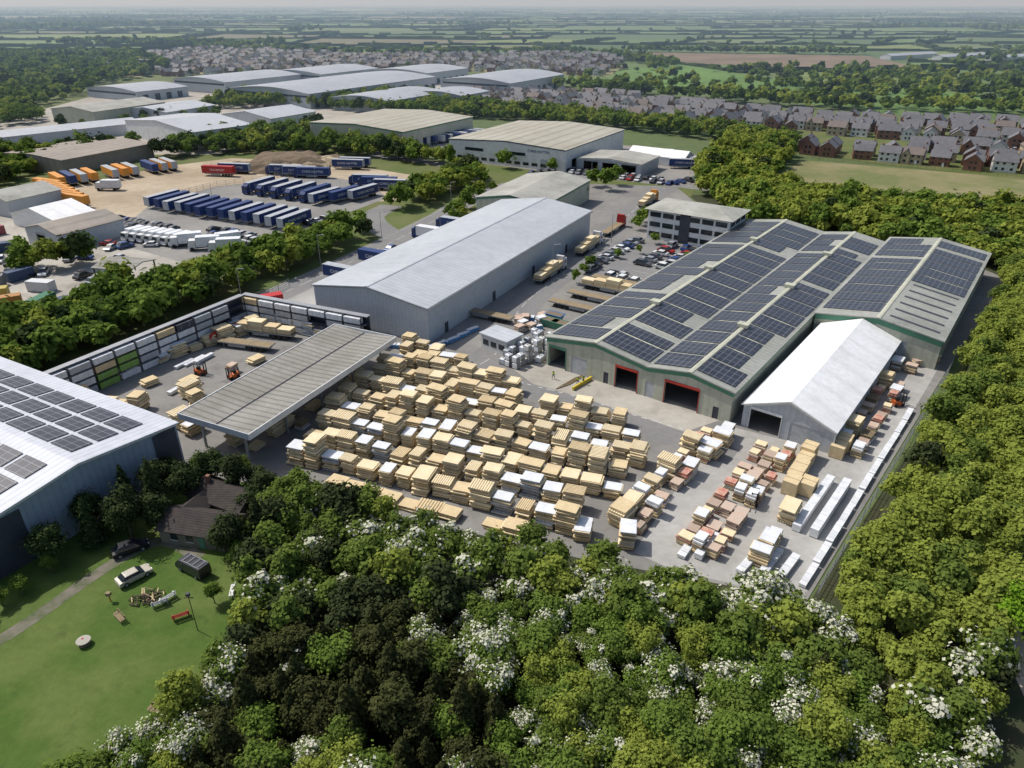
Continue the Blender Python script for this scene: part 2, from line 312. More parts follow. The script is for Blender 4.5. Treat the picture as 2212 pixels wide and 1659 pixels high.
# ------------------------------------------------------------ shed builder
def shed(label,x,y,hd,W,L,h,gables,wall,roof,cat='warehouse',openings=(),trim=None,trimh=.5,rooflights=None,ov=.35,name='warehouse',extra=None,right_open=(),ridgecap=None):
    e=bpy.data.objects.new(name,None); e.location=(x,y,.03); e.rotation_euler=(0,0,-rad(hd)); link(e); reg(e,label,cat)
    w_=B()
    def wallrun(p0,d,n,Lw,ops,t=.2):
        us=0; ops=sorted(ops)
        def seg(u0,u1,z0,z1,k):
            a=p0+d*u0;b_=p0+d*u1;i=-n*t
            w_.hexa([(a.x,a.y,z0),(b_.x,b_.y,z0),(b_.x+i.x,b_.y+i.y,z0),(a.x+i.x,a.y+i.y,z0),(a.x,a.y,z1),(b_.x,b_.y,z1),(b_.x+i.x,b_.y+i.y,z1),(a.x+i.x,a.y+i.y,z1)],k)
        for o_ in ops:
            u0,u1,hh=o_[:3]
            if u0>us: seg(us,u0,0,h,wall)
            seg(u0,u1,hh,h,wall)
            us=u1
        seg(us,Lw,0,h,wall)
    V2=lambda a,b: Vector((a,b,0))
    wallrun(V2(0,0),V2(1,0),V2(0,-1),W,openings); wallrun(V2(W,.2),V2(0,1),V2(1,0),L-.4,right_open)
    wallrun(V2(0,.2),V2(0,1),V2(-1,0),L-.4,()) ; wallrun(V2(0,L),V2(1,0),V2(0,1),W,())
    prof=[];xx=0
    for gw,rise in gables: prof.append((xx,xx+gw/2,xx+gw,rise)); xx+=gw
    for a,m_,c,r in prof:
        for yy,y2 in ((0,.2),(L-.2,L)):
            n=len(w_.v); w_.v+=[(a,yy,h),(c,yy,h),(m_,yy,h+r),(a,y2,h),(c,y2,h),(m_,y2,h+r)]
            for f in ((0,1,2),(5,4,3)): w_.f.append(tuple(n+i for i in f)); w_.m.append(w_.mi(wall))
    w_.add('wall',parent=e)
    r_=B()
    def zr(x_):
        for a,m_,c,r in prof:
            if a-1<=x_<=c+1 and (x_<=c or c>=W-.01): return h+r*(1-abs(x_-m_)/((c-a)/2))
        return h
    T=.22
    for gi,(a,m_,c,r) in enumerate(prof):
        sl=r/((c-a)/2)
        a2=a-(ov if gi==0 else 0); c2=c+(ov if gi==len(prof)-1 else 0)
        za=h-(a-a2)*sl; zc=h-(c2-c)*sl
        for (p,zp,q,zq) in ((a2,za,m_,h+r),(m_,h+r,c2,zc)):
            r_.hexa([(p,-ov,zp+.02),(q,-ov,zq+.02),(q,L+ov,zq+.02),(p,L+ov,zp+.02),(p,-ov,zp+T),(q,-ov,zq+T),(q,L+ov,zq+T),(p,L+ov,zp+T)],roof)
        if ridgecap:
            r_.hexa([(m_-.4,-ov,h+r+T-.4*sl+.01),(m_,-ov,h+r+T+.01),(m_,L+ov,h+r+T+.01),(m_-.4,L+ov,h+r+T-.4*sl+.01)]+[(m_-.4,-ov,h+r+T-.4*sl+.09),(m_,-ov,h+r+T+.09),(m_,L+ov,h+r+T+.09),(m_-.4,L+ov,h+r+T-.4*sl+.09)],ridgecap)
            r_.hexa([(m_,-ov,h+r+T+.01),(m_+.4,-ov,h+r+T-.4*sl+.01),(m_+.4,L+ov,h+r+T-.4*sl+.01),(m_,L+ov,h+r+T+.01)]+[(m_,-ov,h+r+T+.09),(m_+.4,-ov,h+r+T-.4*sl+.09),(m_+.4,L+ov,h+r+T-.4*sl+.09),(m_,L+ov,h+r+T+.09)],ridgecap)
    ro=r_.add('roof',parent=e)
    if trim:
        t_=B(); k=trim
        t_.box(W+.002,W+.07,.1,L-.1,h-trimh,h+.0,k); t_.box(-.07,-.002,.1,L-.1,h-trimh,h,k)
        for a,m_,c,r in prof:
            for p,zp,q,zq in ((a,h,m_,h+r),(m_,h+r,c,h)):
                t_.hexa([(p,-.08,zp-trimh),(q,-.08,zq-trimh),(q,-.003,zq-trimh),(p,-.003,zp-trimh),(p,-.08,zp),(q,-.08,zq),(q,-.003,zq),(p,-.003,zp)],k)
        t_.add('fascia',parent=e)
    for o_ in openings:
        u0,u1,hh=o_[:3]; k=o_[3] if len(o_)>3 else None
        d=B()
        if k in('shutter','door'):
            d.box(u0,u1,.06,.14,0,hh,'greywrap' if k=='shutter' else 'dark'); d.add('roller_door' if k=='shutter' else 'door',parent=e)
        else:
            c_=k or 'steel'; d.box(u0,u1,-.12,-.01,hh,hh+.45,c_); d.box(u0-.12,u0-.01,-.12,-.01,0,hh+.45,c_); d.box(u1+.01,u1+.12,-.12,-.01,0,hh+.45,c_); d.add('door_frame',parent=e)
    if extra: extra(e,zr,T,prof)
    return e,zr
def slab(b,zr,x0,x1,y0,y1,o,t,k):
    a,c=zr(x0)+o,zr(x1)+o
    b.hexa([(x0,y0,a),(x1,y0,c),(x1,y1,c),(x0,y1,a),(x0,y0,a+t),(x1,y0,c+t),(x1,y1,c+t),(x0,y1,a+t)],k)
def ex1(e,zr,T,prof):
    d=B()
    for yy in (6,26,46,66): d.box(28.5,28.56,yy,yy+1.1,0,2.2,'dark')
    d.addeach('door',e)
    g=B(); g.box(28.86,29.,-.3,83.3,7.25,7.45,'steel'); g.box(-.5,-.36,-.3,83.3,7.25,7.45,'steel'); g.addeach('gutter',e)
shed('long light grey metal-clad warehouse beside the site road',-41.6,143.6,27.8,28.4,83,7.4,[(28.4,2.0)],'greywall','greyroof',ridgecap='greyroof',extra=ex1,trim='steel',trimh=.3)
def panels(e,zr,T,prof,L,y0=1.2,bl=5.4,gap=.6,sel=None):
    si=0
    for (a,m_,c,r) in prof:
        for (p,q) in ((a+.4,m_-.6),(m_+.6,c-.4)):
            yy=y0 if not sel else sel[si]; i=0; si+=1
            while yy+bl<L-.5:
                s=B(); x0,x1=p,q; y1=yy+bl
                if R.random()<.12: x1=p+(q-p)*.72
                if R.random()<.12: y1=yy+bl*.66
                slab(s,zr,x0,x1,yy,y1,T+.06,.07,'solar'); s.add('solar_panel_array',parent=e)
                if R.random()<.6:
                    rl=B(); slab(rl,zr,x0+1.6,x1-1.,yy+bl+.1,yy+bl+gap-.1,T+.004,.05,'cream'); rl.add('rooflight',parent=e)
                yy+=bl+gap; i+=1
            if sel and sel[si-1]>5:
                y2=2.5
                while y2+1<sel[si-1]:
                    rl=B(); slab(rl,zr,p+.8,q-.6,y2,y2+.8,T+.004,.05,'dark'); rl.add('rooflight',parent=e); y2+=4.2
def ex2(e,zr,T,prof):
    panels(e,zr,T,prof,101)
    v=B()
    for (a,m_,c,r) in prof:
        for yy in (22,48,75): v.box(m_-1,m_+1,yy,yy+1.6,zr(m_)+.3,zr(m_)+.9,'cream')
    v.addeach('roof_vent',e)
shed('cream double-gabled warehouse with green trim and solar panels',6.4,121.1,36.9,35.6,100,5.6,[(20.6,1.6),(15.0,1.25)],'cream','solroof',openings=[(.6,4.2,3.9,'green'),(5.4,8.8,3.4,'shutter'),(12.2,13.2,2.2,'door'),(14.6,18.8,3.9,'red'),(20.4,22,3,'shutter'),(24,30,4.,'red'),(32.6,33.6,2.2,'door')],trim='green',trimh=.8,ridgecap='cream',extra=ex2)
def ex3(e,zr,T,prof):
    panels(e,zr,T,prof,63,sel=(3,26))
shed('green-trimmed grey warehouse with solar panels by the wood',59.8,132.3,36.9,22.4,64,5.7,[(22.4,1.7)],'cream','solroof',openings=[(13,17,4,'shutter')],trim='green',trimh=1.1,ridgecap='cream',extra=ex3)
def ext(e,zr,T,prof):
    s=B()
    for yy in range(0,42,5): s.box(13.9,14.08,yy,yy+.18,0,3.9,'white')
    s.addeach('post',e)
shed('white fabric storage tent beside the green-trimmed warehouse',36.6,99.2,37.4,13.9,41.,3.9,[(13.9,2.7)],'greywall','tent',cat='storage tent',name='storage_tent',openings=[(1.2,6,3.5,'white'),(7.4,12.6,3.2,'shutter')],trim='white',trimh=.4,extra=ext)
def ex8(e,zr,T,prof):
    for side in (0,1):
        for cx in range(3):
            for ry in range(10):
                x0=(2.0+cx*3.7) if side==0 else (15.4+cx*3.6)
                y0=3.+ry*5.1
                s=B(); slab(s,zr,x0,x0+2.9,y0,y0+4.4,T+.06,.07,'solar'); s.add('solar_panel_array',parent=e)
    d=B(); d.box(24.4,28.0,-.05,-.005,0,7.4,'dark'); d.box(0,6.5,-.05,-.005,0,7.4,'dark'); d.addeach('dark_cladding_panel',e)
    d=B(); d.box(6.9,8.1,-.09,-.055,0,2.2,'dark'); d.add('door',parent=e)
shed('white-roofed pale blue warehouse with rows of solar panels',-61,62.4,-61,28.3,60,7.5,[(28.3,1.6)],'bluewall','whiteroof',extra=ex8,trim='white',trimh=.3)
shed('weathered grey-roofed warehouse behind the grey shed',-11,224,26,23,38,6.5,[(23,1.8)],'cream','weathroof',trim='green',trimh=.6)
def ex10(e,zr,T,prof):
    s=B()
    for u in range(4,52,4): s.box(u,u+2.6,-.1,-.01,1.,2.2,'glass')
    for u in (8,28): s.box(u,u+9,-.1,-.01,4.6,5.8,'glass')
    s.addeach('window',e)
    t=bpy.data.curves.new('sign_text','FONT'); t.body='CHRIS HAYTER'; t.size=1.5; t.extrude=.03
    to=bpy.data.objects.new('t',t); link(to); me=bpy.data.meshes.new_from_object(to); bpy.data.objects.remove(to)
    me.materials.append(M['blue']); o=obj('sign_lettering',me,(38,-.06,6.3),0,e); o.rotation_euler=(rad(90),0,0)
shed('large white and blue haulage warehouse with flat tan roof',-26.7,320,30,55,60,8.3,[(55,1.4)],'white','tanroof',trim='blue',trimh=.35,extra=ex10,openings=[(44,47,4,'shutter')],right_open=[(6,10,4),(14,18,4)])
shed('low grey canopy building beside the haulage warehouse',26,297,30,27,20,4.6,[(27,1.)],'greywrap','weathroof',openings=[(3,9,4),(11,17,4),(19,25,4)],trim='white',trimh=.4)
shed('large tan-roofed warehouse with loading doors',-97.5,367,31,57,56,8.3,[(57,1.4)],'cream','tanroof',trim='green',trimh=.5,openings=[(10,14,4,'shutter'),(20,24,4,'shutter')],right_open=[(u,u+4,4) for u in (6,14,22,30,38,46)])
shed('small white storage tent in the haulage yard',54.5,323.5,124,10,25,3.4,[(10,2.2)],'tent','tent',cat='storage tent',name='storage_tent')
def exs(e,zr,T,prof):
    t=bpy.data.curves.new('sign_text','FONT'); t.body='STORE'; t.size=3.6; t.extrude=.03
    to=bpy.data.objects.new('t',t); link(to); me=bpy.data.meshes.new_from_object(to); bpy.data.objects.remove(to)
    me.materials.append(M['dark']); o=obj('sign_lettering',me,(62.1,9,2.5),0,e); o.rotation_euler=(rad(90),0,rad(90))
    g=B(); g.poly([(62.12,12,5.6),(62.12,17,5.6),(62.12,14.5,7.6)],'orange'); g.add('sign_logo',parent=e)
shed('white self-storage warehouse with orange roof logo',-193,380,38,62,31,7.5,[(62,2.5)],'white','greyroof',extra=exs)
shed('white gabled warehouse near the storage depot',-153.8,406,30,36,32,7,[(36,2.5)],'white','greyroof')
shed('long low pale industrial building',-268,340,43,22,90,4.8,[(22,1.5)],'greywall','greyroof',cat='industrial building',name='industrial_building')
shed('grey industrial unit with cream wall',-257,428,25,34,48,7,[(34,2)],'cream','weathroof',cat='industrial building',name='industrial_building')
shed('low grey industrial unit with pale roof',-222,438,25,34,36,5.5,[(34,1.8)],'greywall','greyroof',cat='industrial building',name='industrial_building')
shed('brown flat-roofed industrial building among trees',-206.5,303,26,36,42,5.5,[(36,1)],'brownroof','brownroof',cat='industrial building',name='industrial_building')
shed('small grey gabled shed beside the lorry yard',-172,232,26,17,18,5,[(17,2)],'greywall','weathroof',cat='shed',name='storage_shed',openings=[(3,8,4)])
shed('small white fabric shed in the concrete yard',-150.6,216,26,20,13,3.6,[(20,2.6)],'tent','tent',cat='shed',name='storage_shed')
shed('tan-roofed workshop with open roller door',-134.8,197,30,15.5,19,4.6,[(15.5,1.8)],'greywall','brownroof',cat='workshop',name='workshop',openings=[(5,9,3.6)])
def arch(label,x,y,hd,W,L,h,rise):
    e=bpy.data.objects.new('arched_warehouse',None); e.location=(x,y,.03); e.rotation_euler=(0,0,-rad(hd)); link(e); reg(e,label,'warehouse')
    n=14; b=B(); r=B(); P=[(W*i/n, h+rise*math.sin(math.pi*i/n) if 0<i<n else h) for i in range(n+1)]
    b.poly([(0,0,0),(W,0,0)]+[(p[0],0,p[1]) for p in reversed(P)],'greywall'); b.poly([(W,L,0),(0,L,0)]+[(p[0],L,p[1]) for p in P],'greywall')
    b.box(-.01,.2,.1,L-.1,0,h,'greywall'); b.box(W-.2,W+.01,.1,L-.1,0,h,'greywall')
    for i in range(n):
        (a,za),(c,zc)=P[i],P[i+1]; a-= .5*(i==0); c+=.5*(i==n-1)
        r.hexa([(a,-.8,za),(c,-.8,zc),(c,L+.8,zc),(a,L+.8,za),(a,-.8,za+.3),(c,-.8,zc+.3),(c,L+.8,zc+.3),(a,L+.8,za+.3)],'farroof')
    b.add('wall',parent=e); r.add('roof',parent=e)
    d=B()
    for i in range(int(L/9)): d.box(W+.02,W+.12,4+i*9,8+i*9,0,4,'dark')
    d.addeach('loading_door',e); d=B(); d.box(2,W-2,-.1,-.02,h-2.2,h-1,'dark'); d.add('dark_band',parent=e)
for a in [(-257,592,30,58,75,8,2.2),(-189,520,30,72,135,8.5,2.6),(-203,650,30,60,70,8.5,2.2),(-112,482,30,45,60,7,2.),(-66,508,30,40,32,7,1.8),(-53,579,30,60,85,8.5,2.6),(-300,548,30,56,40,6,2.),(-120,660,30,60,60,8.5,2.2)]:
    arch('large grey warehouse with curved metal roof',*a)
e=bpy.data.objects.new('office_building',None); e.location=(38.6,203.2,.03); e.rotation_euler=(0,0,-rad(34)); link(e); reg(e,'three-storey white office building with dark window bands','office')
b=B(); b.box(0,23.5,0,13.5,0,8.4,'white'); b.add('wall',parent=e)
for st in range(3):
    z=.8+st*2.75
    for k in range(6):
        b=B(); b.box(.6+k*3.8,.6+k*3.8+3.2,-.06,-.005,z,z+1.35,'glass'); b.add('window',parent=e)
    for k in range(3):
        b=B(); b.box(23.505,23.56,.8+k*4.2,.8+k*4.2+3.4,z,z+1.35,'glass'); b.add('window',parent=e)
b=B(); b.box(9.5,12.5,-.14,-.062,0,8.3,'dark'); b.add('stair_glazing',parent=e)
b=B()
b.hexa([(-1,-1,8.4),(24.5,-1,8.4),(24.5,14.5,8.4),(-1,14.5,8.4),(5.5,5.8,9.9),(18,5.8,9.9),(18,7.7,9.9),(5.5,7.7,9.9)],'weathroof'); b.add('roof',parent=e)
e=bpy.data.objects.new('loading_canopy',None); e.location=(-49.4,92.6,.03); e.rotation_euler=(0,0,-rad(25.5)); link(e); reg(e,'long open-sided loading canopy with grey corrugated roof','canopy')
b=B(); b.hexa([(0,0,5.9),(6.6,0,5.5),(6.6,37,5.5),(0,37,5.9),(0,0,6.0),(6.6,0,5.6),(6.6,37,5.6),(0,37,6.0)],'mossroof'); b.hexa([(7,0,5.5),(13.6,0,5.9),(13.6,37,5.9),(7,37,5.5),(7,0,5.6),(13.6,0,6.0),(13.6,37,6.0),(7,37,5.6)],'mossroof'); b.box(6.6,7,0,37,5.3,5.5,'dark'); b.add('roof',parent=e)
b=B(); b.box(13.602,13.75,-.15,37.15,5.1,6.1,'white'); b.box(-.15,-.002,-.15,37.15,5.1,6.1,'white'); b.box(0,13.6,-.15,-.002,5.1,6.1,'greywall'); b.box(0,13.6,37.002,37.15,5.1,6.1,'white'); b.add('fascia',parent=e)
for yy in (1.5,10,18.5,27,35.5):
    b=B()
    for xx in (2.5,11): b.box(xx-.15,xx+.15,yy-.15,yy+.15,0,5.45,'steel')
    b.addeach('column',e)
e=bpy.data.objects.new('gatehouse',None); e.location=(-6,128.5,.03); e.rotation_euler=(0,0,-rad(40)); link(e); reg(e,'small white flat-roofed gatehouse by the site road','gatehouse')
b=B(); b.box(0,6.5,0,4.5,0,3,'render'); b.add('wall',parent=e)
b=B(); b.box(-.3,6.8,-.3,4.8,3,3.25,'greyroof'); b.add('roof',parent=e)
for k in range(3):
    b=B(); b.box(.5+k*2,1.9+k*2,-.05,-.004,1,2.1,'glass'); b.add('window',parent=e)
# ------------------------------------------------------------ racking wall
def pmesh(name,l,w,h,k):
    b=B(); b.box(0,l,0,w,.1,h,k)
    for i in range(3): b.box(.2+i*(l-.5)/2,.35+i*(l-.5)/2,.02,w-.02,0,.1,'oldwood')
    for u in (.25,.75): b.box(l*u,l*u+.05,-.004,w+.004,.09,h+.006,'greywrap')
    return b.mesh(name)
RP={k:pmesh('racked_pack',3.7,1.1,1.2,k) for k in ('wrap','greywrap','lime','pine','dark','yellow')}
def rack(ox,oy,hd,L,side):
    e=bpy.data.objects.new('storage_rack',None); e.location=(ox,oy,.03); e.rotation_euler=(0,0,-rad(hd)); link(e); reg(e,'tall covered steel storage racking filled with wrapped packs','storage rack')
    b=B(); b.box(0,.12,0,L,0,6.1,'dark'); b.add('back_wall',parent=e)
    b=B(); b.box(-.2,1.1,-.1,L+.1,6.1,6.25,'steel'); b.add('roof',parent=e)
    b=B()
    yy=0
    while yy<=L-.1: b.box(1.5,1.62,yy,yy+.12,0,6.1,'dark'); yy+=4.2
    b.addeach('upright',e)
    b=B()
    for z in (1.5,3.0,4.5): b.box(.13,1.66,0.2,L-.1,z,z+.1,'dark')
    b.addeach('shelf',e)
    yy=.25
    while yy+3.6<L:
        g=(hd<60 and 6<yy<15)
        for z in (0,1.6,3.1,4.6):
            if R.random()<.05: continue
            k=R.choices(['wrap','greywrap','lime','pine','dark'],[10,3.5,12 if g else 0,.8,.8])[0]
            p=loc2(ox,oy,hd,1.75,yy+.15); o=obj('wrapped_pack',RP[k],(p[0],p[1],z+.035+.0),hd-90)
            reg(o,'wrapped building-material pack lying on steel racking','pack',group='packs on the storage racking')
        yy+=4.2
rack(-77.5,104.3,29.6,42.5,1)
rack(-55.6,142.2,113.5,30.5,1)
# ------------------------------------------------------------ stacks
def stack(seed,W,L,H,kinds,tidy=.6,top=None):
    r=random.Random(seed); b=B(); z=0
    while z<H:
        t=r.uniform(.14,.30); k=r.choice(kinds)
        w_=W*r.uniform(.85,1.05);l_=L*r.uniform(.82,1.05);a=r.uniform(-.06,.06)*tidy; dx=r.uniform(-.14,.14)*tidy;dy=r.uniform(-.2,.2)*tidy
        for i in (-.42,0,.42): b.rbox(dx,dy+i*l_,z,z+.12,w_*.96,.12,a,'oldwood')
        z+=.12
        q=r.random()
        if q<.16:
            n_=r.choice((7,9))
            for i in range(n_): b.rbox(dx-w_/2+w_*(i+.5)/n_,dy,z,z+t,w_/n_*.72,l_,a,k)
        elif q<.34:
            n_=r.choice((9,11))
            for i in range(n_): b.rbox(dx,dy-l_/2+l_*(i+.5)/n_,z,z+t,w_,l_/n_*.72,a,k)
        else: b.rbox(dx,dy,z,z+t,w_,l_,a,k)
        z+=t
    if top: b.rbox(0,0,z,z+.1,W*.95,L*.95,.04,top)
    return b.mesh('timber_stack')
TS=[stack(i,R.uniform(1.9,2.3),R.uniform(2.4,3.1),R.uniform(1.8,3.5),['pine','pine2','pine2','pine'],1.1,[None,None,None,'pine2',None,'wrap',None,None][i%8]) for i in range(24)]
TW=[stack(50+i,2.0,2.7,R.uniform(1.6,2.8),['pine2','pine','wrap','pine2','greywrap'],1,'wrap') for i in range(6)]
TM=[stack(80+i,1.5,1.8,R.uniform(.9,2.),['pine','pink','wrap','pine2','redpack','pine2'],.7,[None,None,'wrap',None,'pink'][i%5]) for i in range(10)]
TG=[stack(100+i,1.9,2.4,R.uniform(1.,2.),['greywrap','wrap','oldwood','pink'],.6,None) for i in range(4)]
TL=[stack(120+i,2.2,3.2,R.uniform(.4,1.),['pine','pine2'],.8,None) for i in range(3)]
def put(ms,x,y,hd,label,group='timber stacks in the storage yard',s=None,cat='timber stack',name='timber_stack'):
    o=obj(name,R.choice(ms),(x,y,.04),hd); s=s or R.uniform(.88,1.12); o.scale=(s,s,s*R.uniform(.85,1.15)); reg(o,label,cat,group); return o
LT='tall stack of pale timber frames on the asphalt yard'; LW='stack of timber packs topped with white wrapping'
for n,e0,e1 in ((-4.2,8,38),(-.8,0,43),(3.8,-1,43),(8.3,-2,46),(12.8,-3,46),(17.3,-4,47),(21.8,-4,47),(26.3,-3,44),(30.6,-3,22),(34.8,-3,10),(38.8,-4,3)):
    u=e0+R.uniform(0,1); ph=R.uniform(0,6)
    while u<e1:
        dn=.4*math.sin(u*.12+ph)
        x=-31+.927*u+.375*(n+dn); y=90-.375*u+.927*(n+dn)
        x+=R.uniform(-.08,.08); y+=R.uniform(-.2,.2)
        if inside(x,y,YARD) and R.random()<.96:
            if n<-1: put(TL,x,y,112+R.uniform(-5,5),'low stack of pale timber near the hedge')
            elif R.random()<.17: put(TW,x,y,112+R.uniform(-3,3),LW)
            else: put(TS,x,y,R.choice((112,112,112,22))+R.uniform(-4,4),LT)
        u+=R.uniform(2.7,3.15)
def col(x0,y0,x1,y1,sp,ms,label,group,wid=1,off=2.5,cat='building-material stack',name='material_stack',prob=.92):
    d=Vector((x1-x0,y1-y0)); L=d.length; d.normalize(); n=Vector((d.y,-d.x)); hd=math.degrees(math.atan2(d.x,d.y))
    for w_ in range(wid):
        u=0
        while u<L:
            if R.random()<prob:
                p=Vector((x0,y0))+d*u+n*(w_*off)+Vector((R.uniform(-.12,.12),R.uniform(-.12,.12)))
                put(ms,p.x,p.y,hd+R.choice((0,0,90))+R.uniform(-4,4),label,group,cat=cat,name=name)
            u+=sp*R.uniform(.9,1.15)
col(14.,74.8,32.3,98.5,2.6,TS[:8]+TM,'mixed stack of timber and wrapped packs on concrete','stacks in rows on the concrete yard',1)
col(16.,73.3,34.,96.5,2.2,TM+TW+TM,'small stack of red and cream packs on concrete','stacks in rows on the concrete yard',1)
col(21.6,70.6,38.5,92.8,2.1,TM,'stack of red and white building packs on concrete','stacks in rows on the concrete yard',3,1.85)
col(29.8,67,36.6,76,2.5,TM+TS+TG,'stack of mixed building materials beside the long packs','stacks in rows on the concrete yard',1)
col(9,72,17,70,2.4,TG+TW,'low stack of grey and white packs by the hedge','stacks in rows on the concrete yard',1)
col(49.5,92,71,119.5,2.8,TS[:3]+TG+TG+TM,'stack of materials beside the white tent','stacks beside the storage tent',2,2.5)
col(73,120.5,79,121,2.6,TM,'red and orange goods stacked by the fence','stacks beside the storage tent',1)
col(57,99,76,120,5,TG+TM,'small stack of materials near the fence','stacks beside the storage tent',1,prob=.4)
bx=B(); bx.box(-1.1,1.1,-1.4,1.4,.12,2.3,'pine'); bx.box(-1.12,1.12,-.05,.05,.1,2.32,'oldwood'); bx.box(-1.0,1.,-1.3,-1.1,0,.12,'oldwood'); bx.box(-1.,1.,1.1,1.3,0,.12,'oldwood'); BX=[bx.mesh('timber_crate')]
for x,y in ((38.5,81.5),(39.8,83.7),(41.2,85.7),(42.6,87.8),(43.9,89.8),(40.7,81.3),(48.6,90.6),(50.2,92.4)):
    put(BX,x,y,38+R.uniform(-3,3),'large plywood-coloured crate on the concrete yard','crates on the concrete yard',.9,cat='crate',name='timber_crate')
def longpack(l,w_,h,k):
    b=B(); b.box(-w_/2,w_/2,0,l,.12,h,k); n=int(l/1.5)
    for i in range(n): b.box(-w_/2-.01,w_/2+.01,.7+i*1.5,.76+i*1.5,.115,h+.008,'greywrap'); b.box(-w_/2+.05,w_/2-.05,.4+i*1.5,.52+i*1.5,0,.12,'oldwood')
    return b.mesh('wrapped_bundle')
LP=[longpack(14,1.05,1.2,'wrap')]; SP=[longpack(4.5,.85,.65,'wrap'),longpack(4.6,.8,.5,'wrap'),longpack(4.5,.85,.45,'wrap')]
for x,y in ((38.0,71.7),(36.2,72.9)): put(LP,x,y,38.5,'very long white-wrapped bundle lying on concrete','wrapped bundles on the yard',1,'wrapped bundle','wrapped_bundle')
for x,y in ((31,63.8),(29.5,64.8),(26.9,65.2),(22.5,67.6),(23.8,68.2),(20.5,67.8)): put(SP,x,y,38.5+R.uniform(-4,4),'white-wrapped bundle lying near the hedge','wrapped bundles on the yard',1.2,'wrapped bundle','wrapped_bundle')
u=0
while u<52:
    p=loc2(33.5,62.9,38.6,0,u); put(SP,p[0],p[1],38.6+R.uniform(-1,1),'white-wrapped bundle lined up along the fence','wrapped bundles along the fence',1,'wrapped bundle','wrapped_bundle'); u+=4.75
col(-66,127,-55,139.5,3.4,TS+TL+TW,'stack of timber packs beside the racking','stacks in the racked yard',2,3)
col(-73,112,-64,125,3.,TW+TG,'white-wrapped packs stacked in the racked yard','stacks in the racked yard',1)
col(-73,107,-60,104,2.8,TL+TS[:2],'low timber stack near the solar-roofed warehouse','stacks in the racked yard',2,2.8)
col(-49.5,139,-34,131.5,3.,TW,'white-wrapped packs stacked by the racking','stacks in the racked yard',1)
for x,y,ms in ((-60.7,120,SP),(-59,121,SP),(-62,119,SP),(-64,113,TL),(-57,113,TL),(-55,108.6,TS),(-59,109,SP),(-52,104,TS),(-50,97,TS),(-52.5,99,TS),(-48,122,TL),(-51,118,TM)): put(ms,x,y,28+R.uniform(-8,8),'small stack of building materials on the yard','stacks in the racked yard',cat='building-material stack',name='material_stack')
for i in range(16):
    p=loc2(-49.4,92.6,25.5,R.choice((2.5,6,9.5,12)),R.uniform(2,35)); put(TS+TG+TL,p[0],p[1],25+R.uniform(-5,5),'stack of goods under the loading canopy','stacks under the canopy',.85)
def ibc(k):
    b=B(); b.box(-.55,.55,-.55,.55,.16,1.1,k)
    b.rbox(0,0,1.1,1.22,1.0,1.0,0,k,.7)
    for s in (-.5,0,.5): b.box(s-.06,s+.06,-.58,.58,0,.16,'oldwood')
    for s in (-.57,.55): b.box(s,s+.03,-.57,.57,.2,1.12,'steel')
    b.cyl((0,0,1.22),(0,0,1.28),.15,.15,'dark'); return b.mesh('bulk_container')
IB=[ibc('wrap'),ibc('wrap'),ibc('greywrap'),ibc('render'),ibc('green')]
for (x0,y0,nx,ny,nz) in ((-1.8,121.5,3,5,2),(3.,122,2,6,3),(1.8,129,3,4,2)):
    for i in range(nx):
        for j in range(ny):
            top=R.choice((0,1,nz,nz)); m_=R.choices(IB,[5,5,3,2,.8])[0]
            for k in range(top):
                p=loc2(x0,y0,38,i*1.6,j*1.45); o=obj('bulk_container',m_,(p[0]+R.uniform(-.12,.12),p[1]+R.uniform(-.12,.12),.04+k*1.24),38+R.uniform(-9,9)); reg(o,'wrapped bulk container stacked beside the gatehouse','container','bulk containers beside the gatehouse')
bb=B(); bb.box(-.6,.6,-.9,.9,.12,1.0,'bluewrap'); bb.box(-.5,.5,-.8,.8,1.0,1.2,'wrap'); bb.box(-.5,.5,-.8,.8,0,.12,'oldwood'); BL=[bb.mesh('blue_pack')]
for i in range(24):
    t=i/23; a=[(-24,129),(-17,126.8),(-12,131),(-7.5,137)]; s=t*3; k=min(int(s),2); f=s-k
    put(BL,a[k][0]*(1-f)+a[k+1][0]*f,a[k][1]*(1-f)+a[k+1][1]*f,30*k+R.uniform(-10,10),'blue-wrapped pack in a line by the warehouse wall','blue packs lined beside the warehouse',.7,cat='pack',name='blue_pack')
for i in range(16): put(BL+TG,R.uniform(1,7),R.uniform(136,144),R.uniform(0,90),'blue and grey packs stored near the gatehouse','packs near the gatehouse',.8,cat='pack',name='blue_pack')
def skip(k):
    b=B(); b.hexa([(-1.4,-.8,.1),(1.4,-.8,.1),(1.4,.8,.1),(-1.4,.8,.1),(-2.,-1,1.6),(2,-1,1.6),(2,1,1.6),(-2,1,1.6)],k); b.box(-1.9,1.9,-.9,.9,1.6,1.62,'soil'); b.box(-2.1,2.1,-1.1,-1.,1.5,1.68,k); b.box(-2.1,2.1,1.,1.1,1.5,1.68,k); return b.mesh('skip')
for x,y,k in ((8,139,'green'),(10,137.5,'green'),(9,142,'bluewrap')): o=obj('skip',skip(k),(x,y,.04),35); reg(o,'open steel waste skip by the site road','skip')
